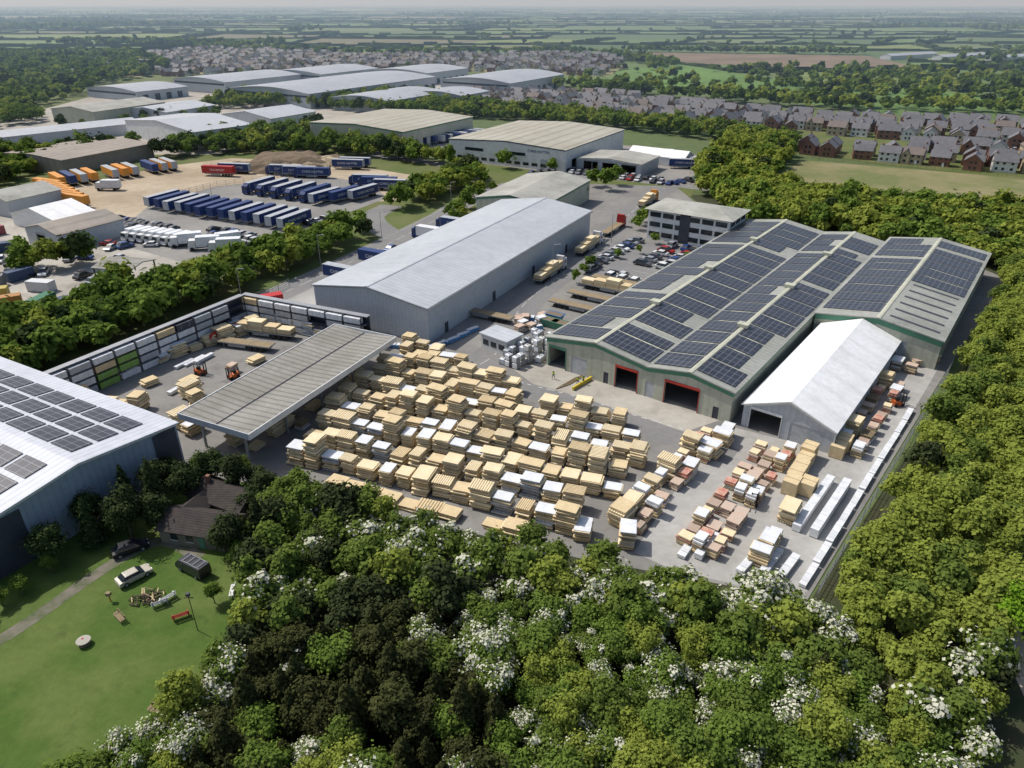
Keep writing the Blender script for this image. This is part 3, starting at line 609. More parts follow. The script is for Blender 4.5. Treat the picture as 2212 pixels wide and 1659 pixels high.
# ------------------------------------------------------------ vehicles
def carmesh(L=4.3,W=1.8,H=1.45,van=False):
    b=B(); hw=W/2
    if van: pr=[(-L/2,.35),(-L/2,.9),(-L/2+.1,1.2),(-L/2+.9,H*.98),(L/2-.05,H),(L/2,.9),(L/2,.35)]
    else: pr=[(-L/2,.3),(-L/2+.03,.7),(-L/2+.25,.82),(-L/2+1.1,.92),(L/2-.55,.98),(L/2-.08,.9),(L/2,.6),(L/2,.3)]
    n=len(b.v); m=b.mi('paint')
    for s in (-1,1):
        for y,z in pr: b.v.append((s*hw*(1 if .4<z<1. else .94),y,z))
    k=len(pr)
    for i in range(k):
        j=(i+1)%k; b.f.append((n+i,n+k+i,n+k+j,n+j)); b.m.append(m)
    b.f.append(tuple(n+i for i in range(k))); b.m.append(m); b.f.append(tuple(n+k+i for i in reversed(range(k)))); b.m.append(m)
    if not van:
        y0,y1,y2,y3=-L/2+1.0,-L/2+1.75,L/2-1.05,L/2-.4; z0,z1=.93,H
        b.hexa([(-hw*.93,y0,z0),(hw*.93,y0,z0),(hw*.93,y3,z0),(-hw*.93,y3,z0),(-hw*.74,y1,z1-.04),(hw*.74,y1,z1-.04),(hw*.74,y2,z1-.04),(-hw*.74,y2,z1-.04)],'glass')
        b.hexa([(-hw*.76,y1-.03,z1-.05),(hw*.76,y1-.03,z1-.05),(hw*.76,y2+.05,z1-.05),(-hw*.76,y2+.05,z1-.05),(-hw*.68,y1+.1,z1),(hw*.68,y1+.1,z1),(hw*.68,y2-.1,z1),(-hw*.68,y2-.1,z1)],'paint')
    else:
        b.box(-hw-.01,hw+.01,-L/2+.95,-L/2+1.7,1.15,1.6,'glass'); b.hexa([(-hw*.85,-L/2+.13,1.2),(hw*.85,-L/2+.13,1.2),(hw*.85,-L/2+.3,1.2),(-hw*.85,-L/2+.3,1.2),(-hw*.85,-L/2+.78,H*.95),(hw*.85,-L/2+.78,H*.95),(hw*.85,-L/2+.95,H*.95),(-hw*.85,-L/2+.95,H*.95)],'glass')
        for q in range(4): b.box(-hw*.8,hw*.8,-L/2+1.6+q*.95,-L/2+1.66+q*.95,H+.08,H+.13,'steel')
        for s in (-hw*.8,hw*.8-.06): b.box(s,s+.06,-L/2+1.4,L/2-.2,H+.01,H+.08,'steel')
    return b
def wheels(b,L,W,r=.33):
    for y in (-L*.31,L*.31):
        for s in (-1,1): b.cyl((s*(W/2-.2),y,r),(s*(W/2+.01),y,r),r,r,'black',12); b.cyl((s*(W/2),y,r),(s*(W/2+.025),y,r),r*.55,r*.55,'steel',8)
_b=carmesh(); wheels(_b,4.3,1.8); CAR=_b.mesh('car'); _b=carmesh(4.6,1.9,1.7); wheels(_b,4.6,1.9); SUV=_b.mesh('car'); _b=carmesh(5.4,2.,2.4,True); wheels(_b,5.4,2.); VAN=_b.mesh('van')
CC=[(.5,.5,.52),(.03,.03,.035),(.7,.7,.7),(.35,.02,.02),(.02,.05,.2),(.15,.16,.17),(.3,.31,.33),(.75,.75,.74),(.05,.1,.25),(.08,.08,.09)]
CN={0:'silver',1:'black',2:'white',3:'red',4:'dark blue',5:'dark grey',6:'grey',7:'white',8:'blue',9:'black'}
def car(x,y,hd,grp,where,c=None,ms=None,wt=None):
    i=c if c is not None else R.choices(range(10),wt or [3,3,2,1,2,2,2,1,1,2])[0]; m=ms or R.choice([CAR,CAR,SUV])
    o=obj('van' if m is VAN else 'parked_car',m,(x,y,.05),hd); o.color=(*CC[i],1); reg(o,f'{CN[i]} {"van" if m is VAN else "car"} {where}','van' if m is VAN else 'car',grp)
def carrow(x0,y0,x1,y1,n,hd,grp,where,wt=None,prob=.93):
    for i in range(n):
        t=i/max(1,n-1)
        if R.random()<prob: car(x0+(x1-x0)*t+R.uniform(-.15,.15),y0+(y1-y0)*t+R.uniform(-.25,.25),hd+R.choice((0,180))+R.uniform(-2,2),grp,where,wt=wt)
G1='cars in the office car park'; W1='parked in the office car park'
redw=[2,2,1,5,1,1,1,1,1,1]
carrow(21.5,170.5,29.5,165,4,36,G1,W1,[1,1,6,1,1,1,1,6,1,1]); carrow(20,174,27,169,4,36,G1,W1,redw)
carrow(21,178,35,199,9,-54,G1,W1); carrow(31.5,176,43.5,192,7,-54,G1,W1,redw); carrow(36.5,173,48.5,188,7,-54,G1,W1); carrow(44,194,51,189,3,36,G1,W1)
G2='cars beside the haulage warehouse'; W2='parked outside the haulage warehouse'
carrow(8,289,20,297,5,30,G2,W2); carrow(22,296,56,277,15,30,G2,W2); carrow(24,291,58,271,14,30,G2,W2); carrow(60,272,76,282,6,-30,G2,W2)
G3='cars in the lorry park'; W3='parked in the lorry park'
carrow(-88,210,-68,200,9,30,G3,W3); carrow(-86,205,-72,198,7,30,G3,W3); carrow(-122,222,-100,210,12,25,G3,W3,[0,4,0,0,1,3,1,0,0,4]); carrow(-120,217,-101,206,11,25,G3,W3,[0,4,0,0,1,3,1,0,0,4]); carrow(-118,212,-104,204,8,25,G3,W3,[0,4,0,0,1,3,1,0,0,4]); carrow(-64,214,-56,224,5,-60,G3,W3)
car(-33,191,28,'cars on the road','driving on the access road',8)
carrow(195,352,235,335,16,20,'cars on the housing estate','parked on the housing estate'); carrow(198,362,245,342,18,20,'cars on the housing estate','parked on the housing estate')
def textmesh(body,size,k):
    t=bpy.data.curves.new('lettering','FONT'); t.body=body; t.size=size; t.extrude=.005; t.align_x='CENTER'
    to=bpy.data.objects.new('t',t); link(to); me=bpy.data.meshes.new_from_object(to); bpy.data.objects.remove(to); me.materials.append(M[k]); return me
TXT=textmesh('CHRIS HAYTER',1.3,'white'); TXT2=textmesh('TRANSPORT',1.2,'white')
def trailerbody(flat=False,load=None,roofk='curtain'):
    b=B(); L=13.6
    b.box(-1.25,1.25,-L/2,L/2,1.1,1.3,'steel'); b.box(-.5,.5,-L/2+.5,L/2-.3,.75,1.1,'dark')
    for y in (L/2-2,L/2-3.3,L/2-4.6):
        for s in (-1,1): b.cyl((s*.85,y,.5),(s*1.22,y,.5),.5,.5,'black',12)
    for s in (-.8,.7): b.box(s,s+.12,-L/2+2.6,-L/2+2.75,0,1.1,'steel')
    for s in (-1.2,1.12): b.box(s,s+.06,-L/2+4,L/2-5.6,.5,1.,'steel')
    if not flat:
        b.box(-1.24,1.24,-L/2+.02,L/2-.02,1.3,4.0,'curtain')
        b.box(-1.27,1.27,-L/2-.02,-L/2+.1,1.3,4.06,roofk); b.box(-1.27,1.27,L/2-.1,L/2+.02,1.3,4.06,roofk); b.box(-1.2,1.2,-L/2+.1,L/2-.1,4.0,4.05,roofk)
    else:
        b.box(-1.2,1.2,-L/2+.1,L/2-.1,1.3,1.36,'oldwood'); b.box(-1.25,1.25,-L/2-.02,-L/2+.06,1.3,2.6,'red')
        if load:
            r=random.Random(3); y=-L/2+.4
            while y<L/2-2.6:
                l=r.uniform(2.2,3.6); z=1.36
                for q in range(r.randint(3,6)): b.box(-1.1,1.1,y,min(y+l,L/2-.2),z+.06,z+.36,r.choice(['pine','pine2'])); b.box(-1.1,1.1,y+.3,y+.42,z,z+.06,'oldwood'); z+=.36
                y+=l+.15
    return b.mesh('lorry_trailer')
def tractor():
    b=B(); b.box(-.5,.5,-1,4.2,.6,.95,'dark')
    b.hexa([(-1.22,-1.9,.5),(1.22,-1.9,.5),(1.22,.35,.5),(-1.22,.35,.5),(-1.2,-1.75,3.1),(1.2,-1.75,3.1),(1.2,.35,3.1),(-1.2,.35,3.1)],'curtain')
    b.hexa([(-1.1,-1.2,3.1),(1.1,-1.2,3.1),(1.1,.35,3.1),(-1.1,.35,3.1),(-1.1,-.5,3.9),(1.1,-.5,3.9),(1.1,.35,3.9),(-1.1,.35,3.9)],'curtain')
    b.hexa([(-1.1,-1.86,1.75),(1.1,-1.86,1.75),(1.1,-1.5,1.75),(-1.1,-1.5,1.75),(-1.1,-1.8,2.7),(1.1,-1.8,2.7),(1.1,-1.5,2.7),(-1.1,-1.5,2.7)],'glass'); b.box(-1.235,1.235,-1.3,-.5,1.8,2.6,'glass')
    for y in (-1.,2.8):
        for s in (-1,1): b.cyl((s*.85,y,.5),(s*1.23,y,.5),.5,.5,'black',12)
    return b.mesh('lorry_cab')
TB=trailerbody();TB2=trailerbody(roofk='greywrap');TF=trailerbody(True);TFL=trailerbody(True,True);TR=tractor()
NAVY=(.025,.052,.16);ORG=(.68,.29,.05);REDC=(.40,.03,.03)
def trailer(x,y,hd,c=NAVY,txt=True,cab=False,grp='lorry trailers in the lorry park',label='navy blue curtain-sided lorry trailer with white lettering',me=None):
    o=obj('lorry_trailer',me or (TB if R.random()<.55 else TB2),(x,y,.05),hd); o.color=(*c,1); o.scale=(.95,.95,.95); reg(o,label,'lorry trailer',grp)
    if txt:
        for s in (-1,1):
            t=obj('lettering',txt if txt is not True else TXT,(s*1.252,0,2.15),0,o); t.rotation_euler=(rad(90),0,rad(90*s))
    if cab:
        q=obj('lorry_cab',TR,(0,-6.6,0),0,o); q.color=(*(c if cab is True else cab),1)
for i in range(13):
    t=i/12; trailer(-116+50.7*t,240-25.1*t+R.uniform(-1.,1.),24+R.uniform(-1.5,1.5))
for i in range(5): t=i/4; trailer(-90+23*t,262-12*t,26,cab=R.random()<.6)
for i in range(3): t=i/2; trailer(-63+12*t,245+5*t,32,cab=R.random()<.5)
for i in range(3): trailer(-88+6*i,288-4.6*i+i*2,96,cab=True)
for i in range(2): trailer(-66+2*i,299+4*i,98)
for x,y in ((-52,270),(-43,262),(-48,266)): trailer(x,y,97,cab=True)
for i in range(7): trailer(-166+3.5*i,262-3.7*i,115,ORG,False,grp='orange trailers in the haulage yard',label='orange curtain-sided lorry trailer on bare ground',me=TB)
for i in range(12):
    if i in (4,8): continue
    c,n_=[(ORG,'orange'),((.7,.7,.7),'white'),(ORG,'orange'),(NAVY,'navy blue'),(REDC,'red')][R.choice((0,0,1,2,3,4,0))]
    trailer(-167+2.6*i,270+2.6*i,136,c,False,cab=R.random()<.3,grp='orange trailers in the haulage yard',label=f'{n_} curtain-sided lorry trailer on bare ground')
trailer(-113.5,286,100,REDC,TXT2,label='red lorry trailer with white lettering',grp='trailers on the bare earth',me=TB); trailer(-109,291,100,label='navy blue lorry trailer beside a red one',grp='trailers on the bare earth')
for i in range(10): trailer(-48+1.7*i*2,352+2.9*i*1.,120,c=NAVY if i%3 else (.6,.6,.62),grp='trailers by the loading doors')
GW='trailers backed against the grey warehouse'
trailer(-33.3,177.8,117.8,grp=GW); trailer(-39.7,166.,117.8,grp=GW); trailer(-21,199.5,117.8,(.7,.7,.7),False,cab=NAVY,grp=GW,label='white trailer with navy cab beside the road'); trailer(-15,209,117.8,cab=True,grp=GW)
for x,y,h in ((63,322,100),(70,300,100),(78,306,60),(50,300,110)): trailer(x,y,h,grp='trailers in the warehouse yard')
LF='flatbed lorry loaded with pale timber on the site road'
for x,y,c in ((9,169.5,(.6,.6,.6)),(20.5,191,(.7,.7,.7)),(45,241,ORG)): trailer(x,y,29+180,c,False,cab=True,grp='timber lorries on the site road',label=LF,me=TFL)
trailer(29.5,209,29+180,REDC,False,cab=True,grp='timber lorries on the site road',label='empty red flatbed lorry on the site road',me=TF)
trailer(-5.6,143.5,118,REDC,False,grp='flatbed trailers',label='empty flatbed trailer with red headboard',me=TF)
for x,y,q in ((14,148,0),(18.5,153.5,0),(22,159.5,1),(25,164,0)): trailer(x,y,-58,REDC,False,grp='flatbed trailers',label='flatbed trailer parked beside the solar warehouse',me=TFL if q else TF)
trailer(-49.5,134,105,(.5,.5,.5),False,grp='flatbed trailers',label='flatbed trailer stacked with pale timber in racked yard',me=TFL); trailer(-52.5,128.5,105,(.5,.5,.5),False,grp='flatbed trailers',label='empty flatbed trailer in the racked yard',me=TF)
b=B(); b.box(-1.1,1.1,-1.2,3.6,.9,3.2,'wrap'); b.hexa([(-1.05,-3,.5),(1.05,-3,.5),(1.05,-1.3,.5),(-1.05,-1.3,.5),(-1.,-2.6,2.5),(1.,-2.6,2.5),(1.,-1.3,2.5),(-1.,-1.3,2.5)],'white'); b.hexa([(-.95,-2.95,1.5),(.95,-2.95,1.5),(.95,-2.5,1.5),(-.95,-2.5,1.5),(-.9,-2.75,2.3),(.9,-2.75,2.3),(.9,-2.5,2.3),(-.9,-2.5,2.3)],'glass'); b.box(-.5,.5,-2.5,3.4,.5,.9,'dark')
for y in (-2.1,2.3):
    for s in (-1,1): b.cyl((s*.75,y,.45),(s*1.08,y,.45),.45,.45,'black',12)
BT=b.mesh('box_truck')
for i in range(7): o=obj('box_truck',BT,(-108+2.6*i,201.5-.9*i,.05),30); reg(o,'white box truck parked in a row','truck','white trucks in the yard')
for x,y,h in ((-90.5,195,70),(-84.3,192,75),(-80,195,60),(-78,190,80),(-145,262,90)): o=obj('box_truck',BT,(x,y,.05),h,scale=(1.15,1.3,1.15)); reg(o,'white lorry parked in the concrete yard','truck','white trucks in the yard')
def forklift(x,y,hd,label):
    e=bpy.data.objects.new('forklift',None); e.location=(x,y,.05); e.rotation_euler=(0,0,-rad(hd)); e.scale=(.9,.9,.9); link(e); reg(e,label,'forklift','forklift trucks at work')
    b=B(); b.hexa([(-.6,-.9,.3),(.6,-.9,.3),(.6,1.1,.3),(-.6,1.1,.3),(-.6,-1.,1.2),(.6,-1.,1.2),(.6,.6,.9),(-.6,.6,.9)],'orange'); b.add('body',parent=e)
    b=B()
    for s in (-.58,.5):
        b.box(s,s+.08,-.8,-.7,1.2,2.2,'black'); b.box(s,s+.08,.6,.7,.9,2.2,'black')
    for q in range(5): b.box(-.58,.58,-.8+q*.36,-.7+q*.36,2.2,2.26,'dark')
    b.box(-.3,.3,-.5,.1,1.2,1.7,'black'); b.add('overhead_guard',parent=e)
    b=B()
    for s in (-.45,.33): b.box(s,s+.12,1.15,1.3,.1,2.6,'black'); b.box(s,s+.12,1.3,2.5,.12,.17,'steel')
    b.box(-.5,.5,1.12,1.2,1.,1.1,'black'); b.box(-.5,.5,1.12,1.2,2.4,2.5,'black'); b.add('mast',parent=e)
    for y_ in (-.6,.8):
        for s in (-1,1): b=B(); b.cyl((s*.45,y_,.35),(s*.68,y_,.35),.35,.35,'black',12); b.add('wheel',parent=e)
for x,y,h in ((32.6,78.9,200),(-7.3,117.3,150),(64.5,105.5,80),(24.3,111.2,30),(-50,115.6,220),(-56.6,117,100),(70,121,60)): forklift(x,y,h,'orange forklift truck working in the storage yard')
def person(x,y,hd,top,label,step=.2):
    v=[(0,0,.92),(0,0,1.15),(0,0,1.42),(0,0,1.52),(0,.02,1.66),(.1,0,.85),(.11,step,.48),(.12,step*.9,.06),(.12,step+.14,.04),(-.1,0,.85),(-.11,-step*.6,.48),(-.12,-step*1.2,.08),(-.12,-step*1.2+.14,.04),(.2,0,1.4),(.27,-.06,1.12),(.26,.08,.88),(-.2,0,1.4),(-.27,.08,1.12),(-.25,.2,.92)]
    ed=[(0,1),(1,2),(2,3),(3,4),(0,5),(5,6),(6,7),(7,8),(0,9),(9,10),(10,11),(11,12),(2,13),(13,14),(14,15),(2,16),(16,17),(17,18)]
    rr=[.15,.14,.16,.06,.11,.1,.07,.05,.04,.1,.07,.05,.04,.07,.05,.035,.07,.05,.035]
    def mk(n,vv,ee,r2,m):
        me=bpy.data.meshes.new(n); me.from_pydata(vv,ee,[]); o=bpy.data.objects.new(n,me); link(o)
        md=o.modifiers.new('s','SKIN')
        for i,q in enumerate(me.skin_vertices[0].data): q.radius=(r2[i],r2[i]*.8); q.use_root=(i==0)
        sb=o.modifiers.new('d','SUBSURF'); sb.levels=1; sb.render_levels=1; me.materials.append(m); return o
    o=mk('person',v,ed,rr,M['dark']); o.location=(x,y,.06); o.rotation_euler=(0,0,-rad(hd)); reg(o,label,'person')
    c=mk('jacket',[v[0],v[1],v[2],v[13],v[14],v[16],v[17]],[(0,1),(1,2),(2,3),(3,4),(2,5),(5,6)],[.17,.16,.18,.09,.065,.09,.065],M[top]); c.parent=o
    h=mk('head',[(0,.02,1.6),(0,.03,1.72)],[(0,1)],[.09,.1],M['skin']); h.parent=o
    h=mk('helmet',[(0,.02,1.73),(0,.02,1.79)],[(0,1)],[.12,.1],M['white']); h.parent=o
person(7.4,115.1,40,'hivis','person in hi-vis jacket standing on the apron'); person(11.6,112.8,200,'hivis','person in yellow hi-vis jacket walking on the apron'); person(12.6,113.2,170,'hivis','person in hi-vis jacket beside another worker'); person(-8,116.9,20,'hivis','person in hi-vis jacket near a forklift')
b=B()
for i in range(14): b.rbox(9+i*.28,112.2+i*.32,.1,.2,3.2,.16,.6,'oldwood')
b.rbox(12.4,112.9,.05,.7,.3,5.5,-.72,'yellow'); o=b.add('loading_ramp'); reg(o,'timber and yellow steel loading ramp on the apron','ramp')
def fence(pts,h,label,k='steel'):
    b=B()
    for i in range(len(pts)-1):
        a=Vector(pts[i]);c=Vector(pts[i+1]);d=c-a;L=d.length;n=max(1,int(L/3)); an=math.atan2(d.y,d.x)
        for j in range(n+1): p=a+d*j/n; b.rbox(p.x,p.y,0,h,.08,.08,an,k)
        for z in (h*.25,h*.55,h*.9): m_=(a+c)/2; b.rbox(m_.x,m_.y,z,z+.05,L,.04,an,k)
        for j in range(int(L/.6)): p=a+d*(j*.6/L); b.rbox(p.x,p.y,.1,h-.05,.03,.03,an,k)
    o=b.add('fence'); reg(o,label,'fence')
fence([(34.6,61.3),(70.5,106),(81.5,120)],2,'steel palisade fence along the woodland edge'); fence([(-121,244),(-108,268),(-76,290)],2,'steel mesh fence around the lorry park'); fence([(-61,147),(-53,163)],2,'steel fence beside the access road'); fence([(128,318),(200,281)],1.8,'timber fence between meadow and houses','oldwood')
for x,y,r,h in ((-103,300,12,2.6),(-91,315,16,3.2),(-114,303,8,1.8),(-76,312,9,2.),(-84,306,7,1.6)):
    n=34; v=[];f=[]
    for i in range(n):
        for j in range(n):
            a=(i/(n-1)-.5)*2;c=(j/(n-1)-.5)*2; d=math.hypot(a,c*1.1)+.2*math.sin(a*7+c*5+x)+.1*math.sin(c*13-a*9+y)
            v.append((a*r*1.4,c*r*.9,max(-.1,h*(1-d*d)*(1+.35*math.sin(a*6+x)*math.cos(c*8))+R.uniform(-.15,.15))))
    f=[(i*n+j,(i+1)*n+j,(i+1)*n+j+1,i*n+j+1) for i in range(n-1) for j in range(n-1)]
    me=bpy.data.meshes.new('earth_mound'); me.from_pydata(v,[],f); me.materials.append(M['dirt'] if h<2.2 else M['soil']); o=obj('earth_mound',me,(x,y,.0),20); o['kind']='structure'
e=bpy.data.objects.new('tipping_canopy',None); e.location=(-97,159.5,.03); e.rotation_euler=(0,0,-rad(14)); link(e); reg(e,'small open steel canopy with mossy green roof','canopy')
b=B(); b.hexa([(0,0,5.6),(10.5,0,5.6),(10.5,4.5,6.4),(0,4.5,6.4),(0,0,5.8),(10.5,0,5.8),(10.5,4.5,6.6),(0,4.5,6.6)],'mossroof'); b.hexa([(0,4.5,6.4),(10.5,4.5,6.4),(10.5,9,5.6),(0,9,5.6),(0,4.5,6.6),(10.5,4.5,6.6),(10.5,9,5.8),(0,9,5.8)],'mossroof'); b.add('roof',parent=e)
b=B()
for x_ in (.3,10):
    for y_ in (.3,8.5): b.box(x_,x_+.25,y_,y_+.25,0,5.6,'dark')
b.addeach('post',e)
b=B(); b.box(1,9.5,-7,4,0,2.6,'dark'); b.box(0.8,9.7,-7.2,-7,0,2.9,'steel'); b.add('container',parent=e)
b=B(); b.box(-1.2,1.2,-3,3,.15,2.5,'curtain')
for i in range(10): b.box(-1.24,1.24,-2.9+i*.62,-2.7+i*.62,.2,2.45,'curtain')
b.box(-1.2,-1,-3,-2.8,0,.15,'steel'); b.box(1,1.2,-3,-2.8,0,.15,'steel'); b.box(-1.2,1.2,2.8,3,0,.15,'steel'); SC=b.mesh('shipping_container')
for x,y,h,c,n_ in ((-112,150,60,(.4,.18,.05),'orange'),(-118,155,70,(.45,.35,.08),'yellow'),(-116,146,20,(.03,.15,.08),'green'),(-108,142,40,(.35,.2,.1),'rust brown'),(-124,163,80,(.2,.2,.2),'grey'),(-120,168,30,(.05,.08,.15),'blue'),(-104,150,10,(.03,.15,.08),'green'),(-110,160,100,(.6,.6,.6),'white'),(-100,148,50,(.05,.08,.15),'blue'),(-128,152,60,(.4,.18,.05),'orange'),(-138,190,60,(.05,.08,.15),'blue'),(-150,205,30,(.35,.1,.1),'red'),(-140,176,15,(.3,.3,.3),'grey'),(-132,172,75,(.4,.3,.08),'yellow')):
    o=obj('shipping_container',SC,(x,y,.04),h); o.color=(*c,1); reg(o,f'{n_} steel container in the recycling yard','container','containers in the recycling yard')
for i in range(18): car(R.uniform(-138,-98),R.uniform(165,200),R.uniform(0,360),'vehicles in the recycling yard','parked in the recycling yard')
o=obj('shipping_container',SC,(-54.5,152,.04),60,scale=(1,1,.8)); o.color=(.5,.03,.03,1); reg(o,'red steel container by the rack corner','container')
b=B(); b.cyl((0,0,0),(0,0,8),.09,.06,'steel',8); b.cyl((0,0,8),(1.4,0,8.3),.05,.05,'steel',6); b.box(1.2,1.9,-.12,.12,8.22,8.34,'steel'); SL=b.mesh('street_lamp')
for x,y in ((-60.5,152),(-49,178),(-37,201),(-20,238),(30,278),(-95,230),(-70,262),(28,199),(10,170),(70,290)): o=obj('street_lamp',SL,(x,y,.03),20); reg(o,'grey steel street lamp beside the road','street lamp','street lamps along the roads')
# ------------------------------------------------------------ cottage and garden
e=bpy.data.objects.new('cottage',None); e.location=(-39.,72.2,.01); e.rotation_euler=(0,0,rad(-12)); e.scale=(.86,.86,.86); link(e); reg(e,'low stone cottage with dark brown tiled roofs','house')
def wing(b,r,cx,cy,L,W,a,h,rise):
    c,s=math.cos(a),math.sin(a)
    T=lambda x,y,z:(cx+x*c-y*s,cy+x*s+y*c,z)
    b.rbox(cx,cy,0,h,L,W,a,'stone')
    for sx in (-1,1):
        n=len(b.v); b.v+=[T(sx*L/2,-W/2,h),T(sx*L/2,W/2,h),T(sx*L/2,0,h+rise)]; b.f.append((n,n+1,n+2)); b.m.append(b.mi('stone'))
    l=L/2+.3;w_=W/2+.4; zl=h-.4*rise/(W/2)
    for s2 in (-1,1): r.hexa([T(-l,s2*w_,zl),T(l,s2*w_,zl),T(l,0,h+rise),T(-l,0,h+rise),T(-l,s2*w_,zl+.15),T(l,s2*w_,zl+.15),T(l,0,h+rise+.15),T(-l,0,h+rise+.15)],'tile')
b=B();r=B(); wing(b,r,0,0,10.5,5.4,0,2.6,1.7); wing(b,r,-.6,6.9,11,5.,-.25,2.6,1.7); wing(b,r,-3.4,3.6,5.5,3.6,1.45,2.3,1.2); b.add('wall',parent=e); r.add('roof',parent=e)
b=B(); b.box(-3.4,-2.8,7.0,7.6,3,5.3,'brick'); b.add('chimney',parent=e)
for x in (-3.5,-1,3.2): b=B(); b.box(x,x+1.1,-2.76,-2.703,.9,2.,'glass'); b.box(x-.08,x+1.18,-2.8,-2.765,.82,.9,'white'); b.add('window',parent=e)
b=B(); b.box(5.253,5.3,-1,1,0.9,2.1,'glass'); b.add('window',parent=e)
b=B(); b.box(1,1.9,-2.76,-2.703,0,2.05,'green'); b.add('door',parent=e)
def bigcar(x,y,hd,c,label,van=False,L=4.7,W=1.85,H=1.45):
    b=carmesh(L,W,H,van); o=b.add('van' if van else 'parked_car',(x,y,.03),hd); o.color=(*c,1); o.scale=(.88,.88,.88); reg(o,label,'van' if van else 'car')
    for y_ in (-L*.31,L*.31):
        for s in (-1,1):
            q=B(); q.cyl((s*(W/2-.22),y_,.33),(s*(W/2+.02),y_,.33),.33,.33,'black',14); q.cyl((s*(W/2),y_,.33),(s*(W/2+.035),y_,.33),.2,.2,'steel',10); q.add('wheel',parent=o)
    for s in (-.62,.35):
        q=B(); q.box(s,s+.3,-L/2-.01,-L/2+.1,.6,.74,'wrap'); q.add('headlight',parent=o)
bigcar(-44.3,64.4,222,(.5,.46,.38),'pale silver saloon car parked on the grass',L=4.4,W=1.75); bigcar(-47,69.2,235,(.02,.02,.025),'black car parked on the track',H=1.6); bigcar(-37.8,65.6,120,(.03,.03,.04),'black van with white roof rack by the cottage',True,L=5.,W=1.9,H=2.)
def bench(x,y,hd,k,label):
    b=B()
    for i in range(4): b.box(-.9,.9,-.25+i*.14,-.14+i*.14,.42,.46,k)
    for i in range(3): b.box(-.9,.9,.3,.34,.55+i*.14,.65+i*.14,k)
    for s in (-.8,.72): b.box(s,s+.08,-.22,-.14,0,.42,k); b.box(s,s+.08,.26,.3,0,.95,k); b.box(s,s+.08,-.22,.3,.62,.66,k)
    o=b.add('garden_bench',(x,y,.02),hd); reg(o,label,'bench')
bench(-39.5,60.2,150,'greywrap','grey garden bench on the lawn'); bench(-39,61,130,'white','white garden bench beside the log pile'); bench(-36.4,58.3,150,'red','bench with red seat on the lawn'); bench(-43,58,40,'oldwood','weathered wooden chair on the lawn'); bench(-33.8,46.2,20,'oldwood','wooden lounger on the lawn'); bench(-32.9,46.8,20,'oldwood','wooden lounger on the lawn'); bench(-32,62,80,'white','white chair by the hedge')
b=B(); rr=random.Random(4)
for i in range(60):
    a=rr.uniform(0,6.28);q=rr.uniform(0,1.7); z=.1+rr.uniform(0,.5)*(1-q/2.3); t=rr.uniform(0,3.14); l=rr.uniform(.2,.6); x_,y_=q*math.cos(a)*1.1,q*math.sin(a)*.8
    b.cyl((x_-l*math.cos(t),y_-l*math.sin(t),z),(x_+l*math.cos(t),y_+l*math.sin(t),z+.1),.08,.06,rr.choice(['oldwood','bark','bark','floor','pine']),6)
o=b.add('log_pile',(-41.4,61.2,.02)); reg(o,'heap of cut logs and branches on the lawn','log pile')
b=B(); b.cyl((0,0,.08),(0,0,.15),.6,.6,'oldwood',20); b.cyl((0,0,.15),(0,0,.55),.3,.3,'oldwood',12); b.cyl((0,0,.55),(0,0,.62),.72,.72,'pale',20); b.cyl((-.2,.2,.62),(-.2,.2,.66),.12,.12,'red',8); o=b.add('cable_drum',(-45.1,54.6,0)); reg(o,'round wooden cable drum used as a garden table','cable drum')
b=B(); b.cyl((0,0,.0),(0,0,.3),.8,.75,'oldwood',18); b.cyl((0,0,.3),(0,0,.33),.65,.65,'floor',18); o=b.add('planter',(-33.2,48.4,.01)); reg(o,'low round stone planter at the lawn edge','planter')
b=B(); b.cyl((0,0,0),(0,0,5),.05,.04,'bark',8); b.box(-.5,.5,-.04,.04,4.7,4.78,'bark'); b.box(-.18,.18,-.15,.15,5,5.35,'dark'); o=b.add('garden_pole',(-33.9,56.5,0)); reg(o,'tall thin dark pole with lamp on the lawn','pole')
b=B(); b.cyl((0,0,0),(0,0,.9),.06,.05,'red',8); b.box(-.25,.25,-.2,.2,.9,1.3,'oldwood'); o=b.add('bird_table',(-45.4,60.8,.0)); reg(o,'small wooden bird table on the lawn','bird table')
